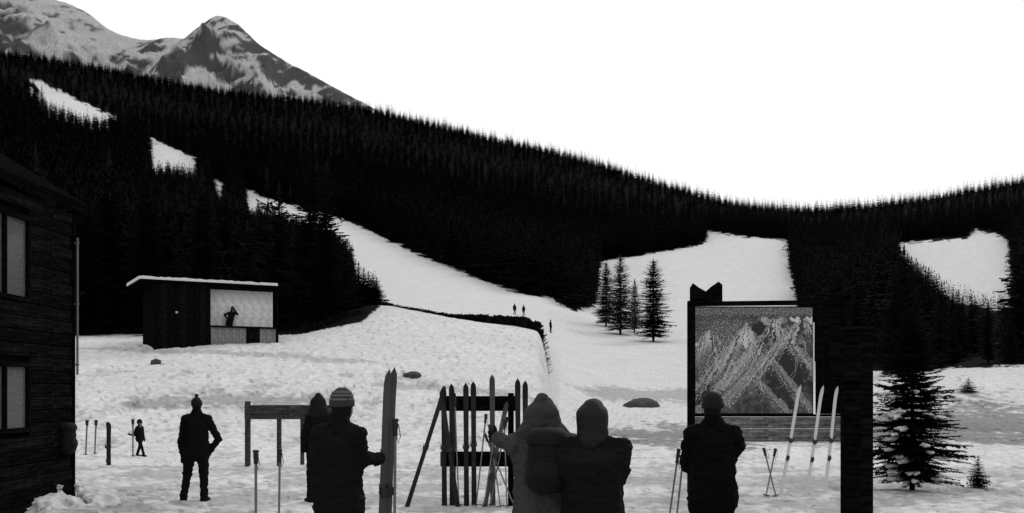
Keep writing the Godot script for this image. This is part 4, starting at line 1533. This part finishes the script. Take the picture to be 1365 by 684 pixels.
	for e in [[597 - 5.5, 514, 665, "left ski of the leftmost pair in the black rack"], [597 + 5.0, 511, 668, "right ski of the leftmost pair in the black rack"], [621, 510, 680, "left ski of the second pair in the black rack"], [631, 508, 683, "right ski of the second pair in the black rack"], [656, 499, 672, "single grey ski near the right end of the black rack"], [690, 504, 675, "left ski of the pair at the right end of the black rack"], [700, 507, 675, "right ski of the pair at the right end of the black rack"]]:
		ski(e[3], planted(e[0] + 1.0, dz), at(e[0], e[1], dz - 0.02), M.ski_grey if e[0] == 656 else M.ski_dark, g1, Vector3(0, 0, 1), 1.2)
	ski("dark ski leaning steeply against the left end of the black rack", planted(541, 15.05), at(594, 514, 15.12), M.ski_dark, "", Vector3(0, 0, 1), 1.0)
	for e in [[668, 676, 652, 566], [676, 677, 672, 560], [644, 676, 660, 575]]:
		pole(["ski pole leaning left under the right end of the rack", "upright ski pole at the right end of the rack", "ski pole leaning right behind the second pair of skis"][[668, 676, 644].find(e[0])], planted(e[0], 14.9), at(e[2], e[3], 15.1), "ski poles at the black rack", 1.2)

	for e in [[690, 646, 578, "ski pole leaning far left across the lower rail of the black rack"], [652, 676, 556, "ski pole leaning right behind the single grey ski"], [634, 648, 552, "ski pole close beside the second pair of skis"], [612, 606, 530, "ski pole between the first and second pairs of skis"]]:
		pole(e[3], planted(e[0], 15.0), at(e[1], e[2], 15.16), "ski poles at the black rack", 1.3)
	ski("grey ski leaning left against the right end of the black rack", planted(645, 15.0), at(676, 535, 15.12), M.ski_grey, g1, Vector3(0, 0, 1), 1.0)
	ski("dark ski leaning right against the left end of the black rack", planted(611, 15.0), at(588, 520, 15.14), M.ski_dark, g1, Vector3(0, 0, 1), 1.0)
	# rack further back at the left
	ski_rack("dark ski rack with one wide rail right of the bobble hat wearer", 326, 446, 23.6, [[540, 559]], [[329, 535, 3.2], [371, 541, 2.6], [402, 541, 2.2], [440, 541, 2.6]], M.wood_rail)
	pole("ski pole stuck in the snow with a thick black grip", planted(341, 10.05), at(341, 600, 9.98), "ski poles stuck in the snow before the wide rail rack", 1.6)
	pole("ski pole stuck in the snow in line with the rack post", planted(371, 10.1), at(373, 598, 10.1), "ski poles stuck in the snow before the wide rail rack", 1.3)

	# sticks by the plank building
	pole("thin ski pole left of its twin beside the plank building", planted(114, 26.9), at(116, 560, 26.9), "thin ski poles beside the plank building", 2.6)
	pole("thin ski pole right of its twin beside the plank building", planted(126, 26.9), at(128, 560, 26.9), "thin ski poles beside the plank building", 2.6)
	ski("short dark ski stuck upright in the snow near the plank building", planted(145, 23.0, 0.2), at(145, 562, 23.0), M.ski_dark, "", Vector3(0, 0, 1), 1.6)
	rucksack("dark rucksack hanging at the corner of the plank building", at(90, 604, 15.7), PI / 2, 0.3, 0.46, 0.26)

	# skis right of the map board
	var g2 := "light skis standing below the map board"
	for e in [[1040, 655, 1066, 514, "left one of the three white tipped skis below the map board"], [1074, 657, 1096, 515, "middle one of the three white tipped skis below the map board"], [1099, 657, 1115, 516, "right one of the three white tipped skis below the map board"]]:
		ski(e[4], planted(e[0], 16.9), at(e[2], e[3], 17.5), M.ski_light, g2, Vector3(0, 0, 1), 0.85)
	pole("ski pole leaning right beneath the map board", planted(1020, 16.6), at(1034, 598, 16.7), "crossed ski poles under the map board", 1.5)
	pole("ski pole leaning left beneath the map board", planted(1036, 16.6), at(1018, 597, 16.72), "crossed ski poles under the map board", 1.5)

	build_people()
	print("done ", Time.get_ticks_msec())

func rel(px: float, py: float, d: float, base: Vector3) -> Vector3:
	return at(px, py, d) - base

func build_people():
	# woman holding a pair of skis upright
	var b := on_ground(452, 7.7)
	person("person in a striped knit hat holding skis upright at the left", b, PI - 0.45, 1.80, {"cell": 0.016, "fine": 0.006, "hand_cell": 0.005, "hat": "knit_stripe", "hat_mat": M.knit_grey, "jacket": 0.008, "trousers": 0.02, "stout": 1.05,
		"arm_r": [rel(484, 607, 7.66, b), rel(505, 607, 7.84, b)], "hand_r": "grip", "arm_l": [rel(420, 612, 7.75, b), rel(424, 650, 7.7, b)], "bow": Vector3(0.02, 0, -0.01)})
	ski("left ski of the upright pair held by the person in the striped hat", planted(503, 7.88, 0.02), at(517, 492, 7.9), M.ski_grey, "pair of skis held upright", Vector3(0.3, 0, 1), 0.85)
	ski("right ski of the upright pair held by the person in the striped hat", planted(513, 7.92, 0.02), at(524, 489, 7.94), M.ski_grey, "pair of skis held upright", Vector3(0.3, 0, 1), 0.85)
	pole("ski pole held beside the upright pair of skis", planted(525, 7.8), at(527, 558, 7.8), "", 1.3)
	# slim person just behind
	b = on_ground(424, 15.6)
	person("slim person in dark clothes standing behind the one holding skis", b, PI + 0.3, 1.74, {"cell": 0.022, "fine": 0.01, "hand_cell": 0.007, "hat": "hood", "hat_mat": M.knit_dark, "stout": 0.85, "hand_l": "pocket", "hand_r": "pocket"})
	# man standing with his elbows out
	b = on_ground(262, 15.9)
	person("person in dark jacket and bobble hat standing with one elbow out", b, PI + 0.15, 1.72, {"cell": 0.018, "fine": 0.009, "hand_cell": 0.006, "hat": "bobble", "hat_mat": M.knit_dark, "stout": 1.06, "jacket": 0.009,
		"arm_l": [rel(241, 587, 15.9, b), rel(245, 612, 16.0, b)], "arm_r": [rel(291, 583, 15.9, b), rel(277, 603, 16.05, b)], "hand_r": "relaxed",
		"leg_l": [rel(245, 656, 15.9, b)], "leg_r": [rel(272, 657, 15.85, b)]})
	# child with a pole
	b = on_ground(186, 26.8)
	person("small person standing alone with a ski pole near the plank building", b, 1.2, 1.0, {"cell": 0.03, "fine": 0.012, "hand_cell": 0.008, "hat": "knit", "head": 1.3, "stout": 1.1, "leg_l": [Vector3(-0.06, 0.07, 0.0)], "leg_r": [Vector3(0.13, 0.07, 0.05)],
		"arm_r": [Vector3(-0.12, 0.6, 0.1), Vector3(-0.19, 0.62, 0.16)], "hand_r": "grip"})
	pole("ski pole held by the small person near the plank building", planted(177, 26.6), at(177, 559, 26.6), "", 2.4)
	# man with the big rucksack
	b = on_ground(727, 7.2)
	person("person in grey hooded jacket seen from behind carrying a black rucksack", b, PI + 0.05, 1.82, {"cell": 0.016, "fine": 0.006, "hand_cell": 0.005, "hat": "hood", "hat_mat": M.knit_grey, "jacket": 0.055, "trousers": 0.035, "stout": 1.2,
		"lean": Vector3(-0.02, -0.04, -0.05), "arm_l": [rel(686, 590, 7.25, b), rel(664, 580, 7.42, b)], "hand_l": "relaxed", "arm_r": [rel(764, 594, 7.22, b), rel(754, 614, 7.42, b)]})
	rucksack("black rucksack on the back of the person in grey jacket", at(729, 655, 6.98), 0.05, 0.3, 0.43, 0.24)
	# stout man beside him
	b = on_ground(790, 6.9)
	person("person in black hooded jacket standing right beside the rucksack wearer", b, PI - 0.2, 1.75, {"cell": 0.016, "fine": 0.006, "hand_cell": 0.005, "hat": "bob", "hat_mat": M.hair, "jacket": 0.008, "trousers": 0.02, "stout": 1.2, "yoke": 0.013, "yoke_at": [1.3, 1.42], "hand_l": "pocket", "hand_r": "pocket",
		"arm_l": [rel(749, 624, 6.92, b), rel(762, 650, 7.12, b)], "arm_r": [rel(829, 624, 6.92, b), rel(816, 652, 7.12, b)]})
	# man reading the map
	b = on_ground(950, 8.9)
	person("tall person in black studying the map board", b, PI + 0.1, 1.84, {"cell": 0.016, "fine": 0.007, "hand_cell": 0.005, "hat": "knit", "hat_mat": M.knit_dark, "jacket": 0.006, "trousers": 0.006, "stout": 1.1, "hand_l": "grip",
		"arm_l": [rel(917, 590, 8.92, b), rel(913, 612, 9.08, b)], "arm_r": [rel(985, 590, 8.92, b), rel(972, 614, 9.1, b)]})
	pole("left ski pole held by the person studying the map", planted(878, 9.1), at(905, 598, 9.2), "ski poles held by the map reader", 1.0)
	pole("right ski pole held by the person studying the map", planted(891, 9.06), at(912, 598, 9.2), "ski poles held by the map reader", 1.0)
	# far skiers
	for e in [[686, 150.0, 1.72, 0.4, "left one of two tiny skiers together above the scrub strip"], [698, 149.0, 1.66, -0.6, "right one of two tiny skiers together above the scrub strip"], [734, 128.0, 1.7, 1.0, "tiny lone skier right of the scrub strip"]]:
		person(e[4], on_ground(e[0], e[1]), e[3], e[2], {"cell": 0.045, "fine": 0.02, "hand_cell": 0.012, "hat": "knit", "group": "far skiers" if e[1] > 100 else ""})
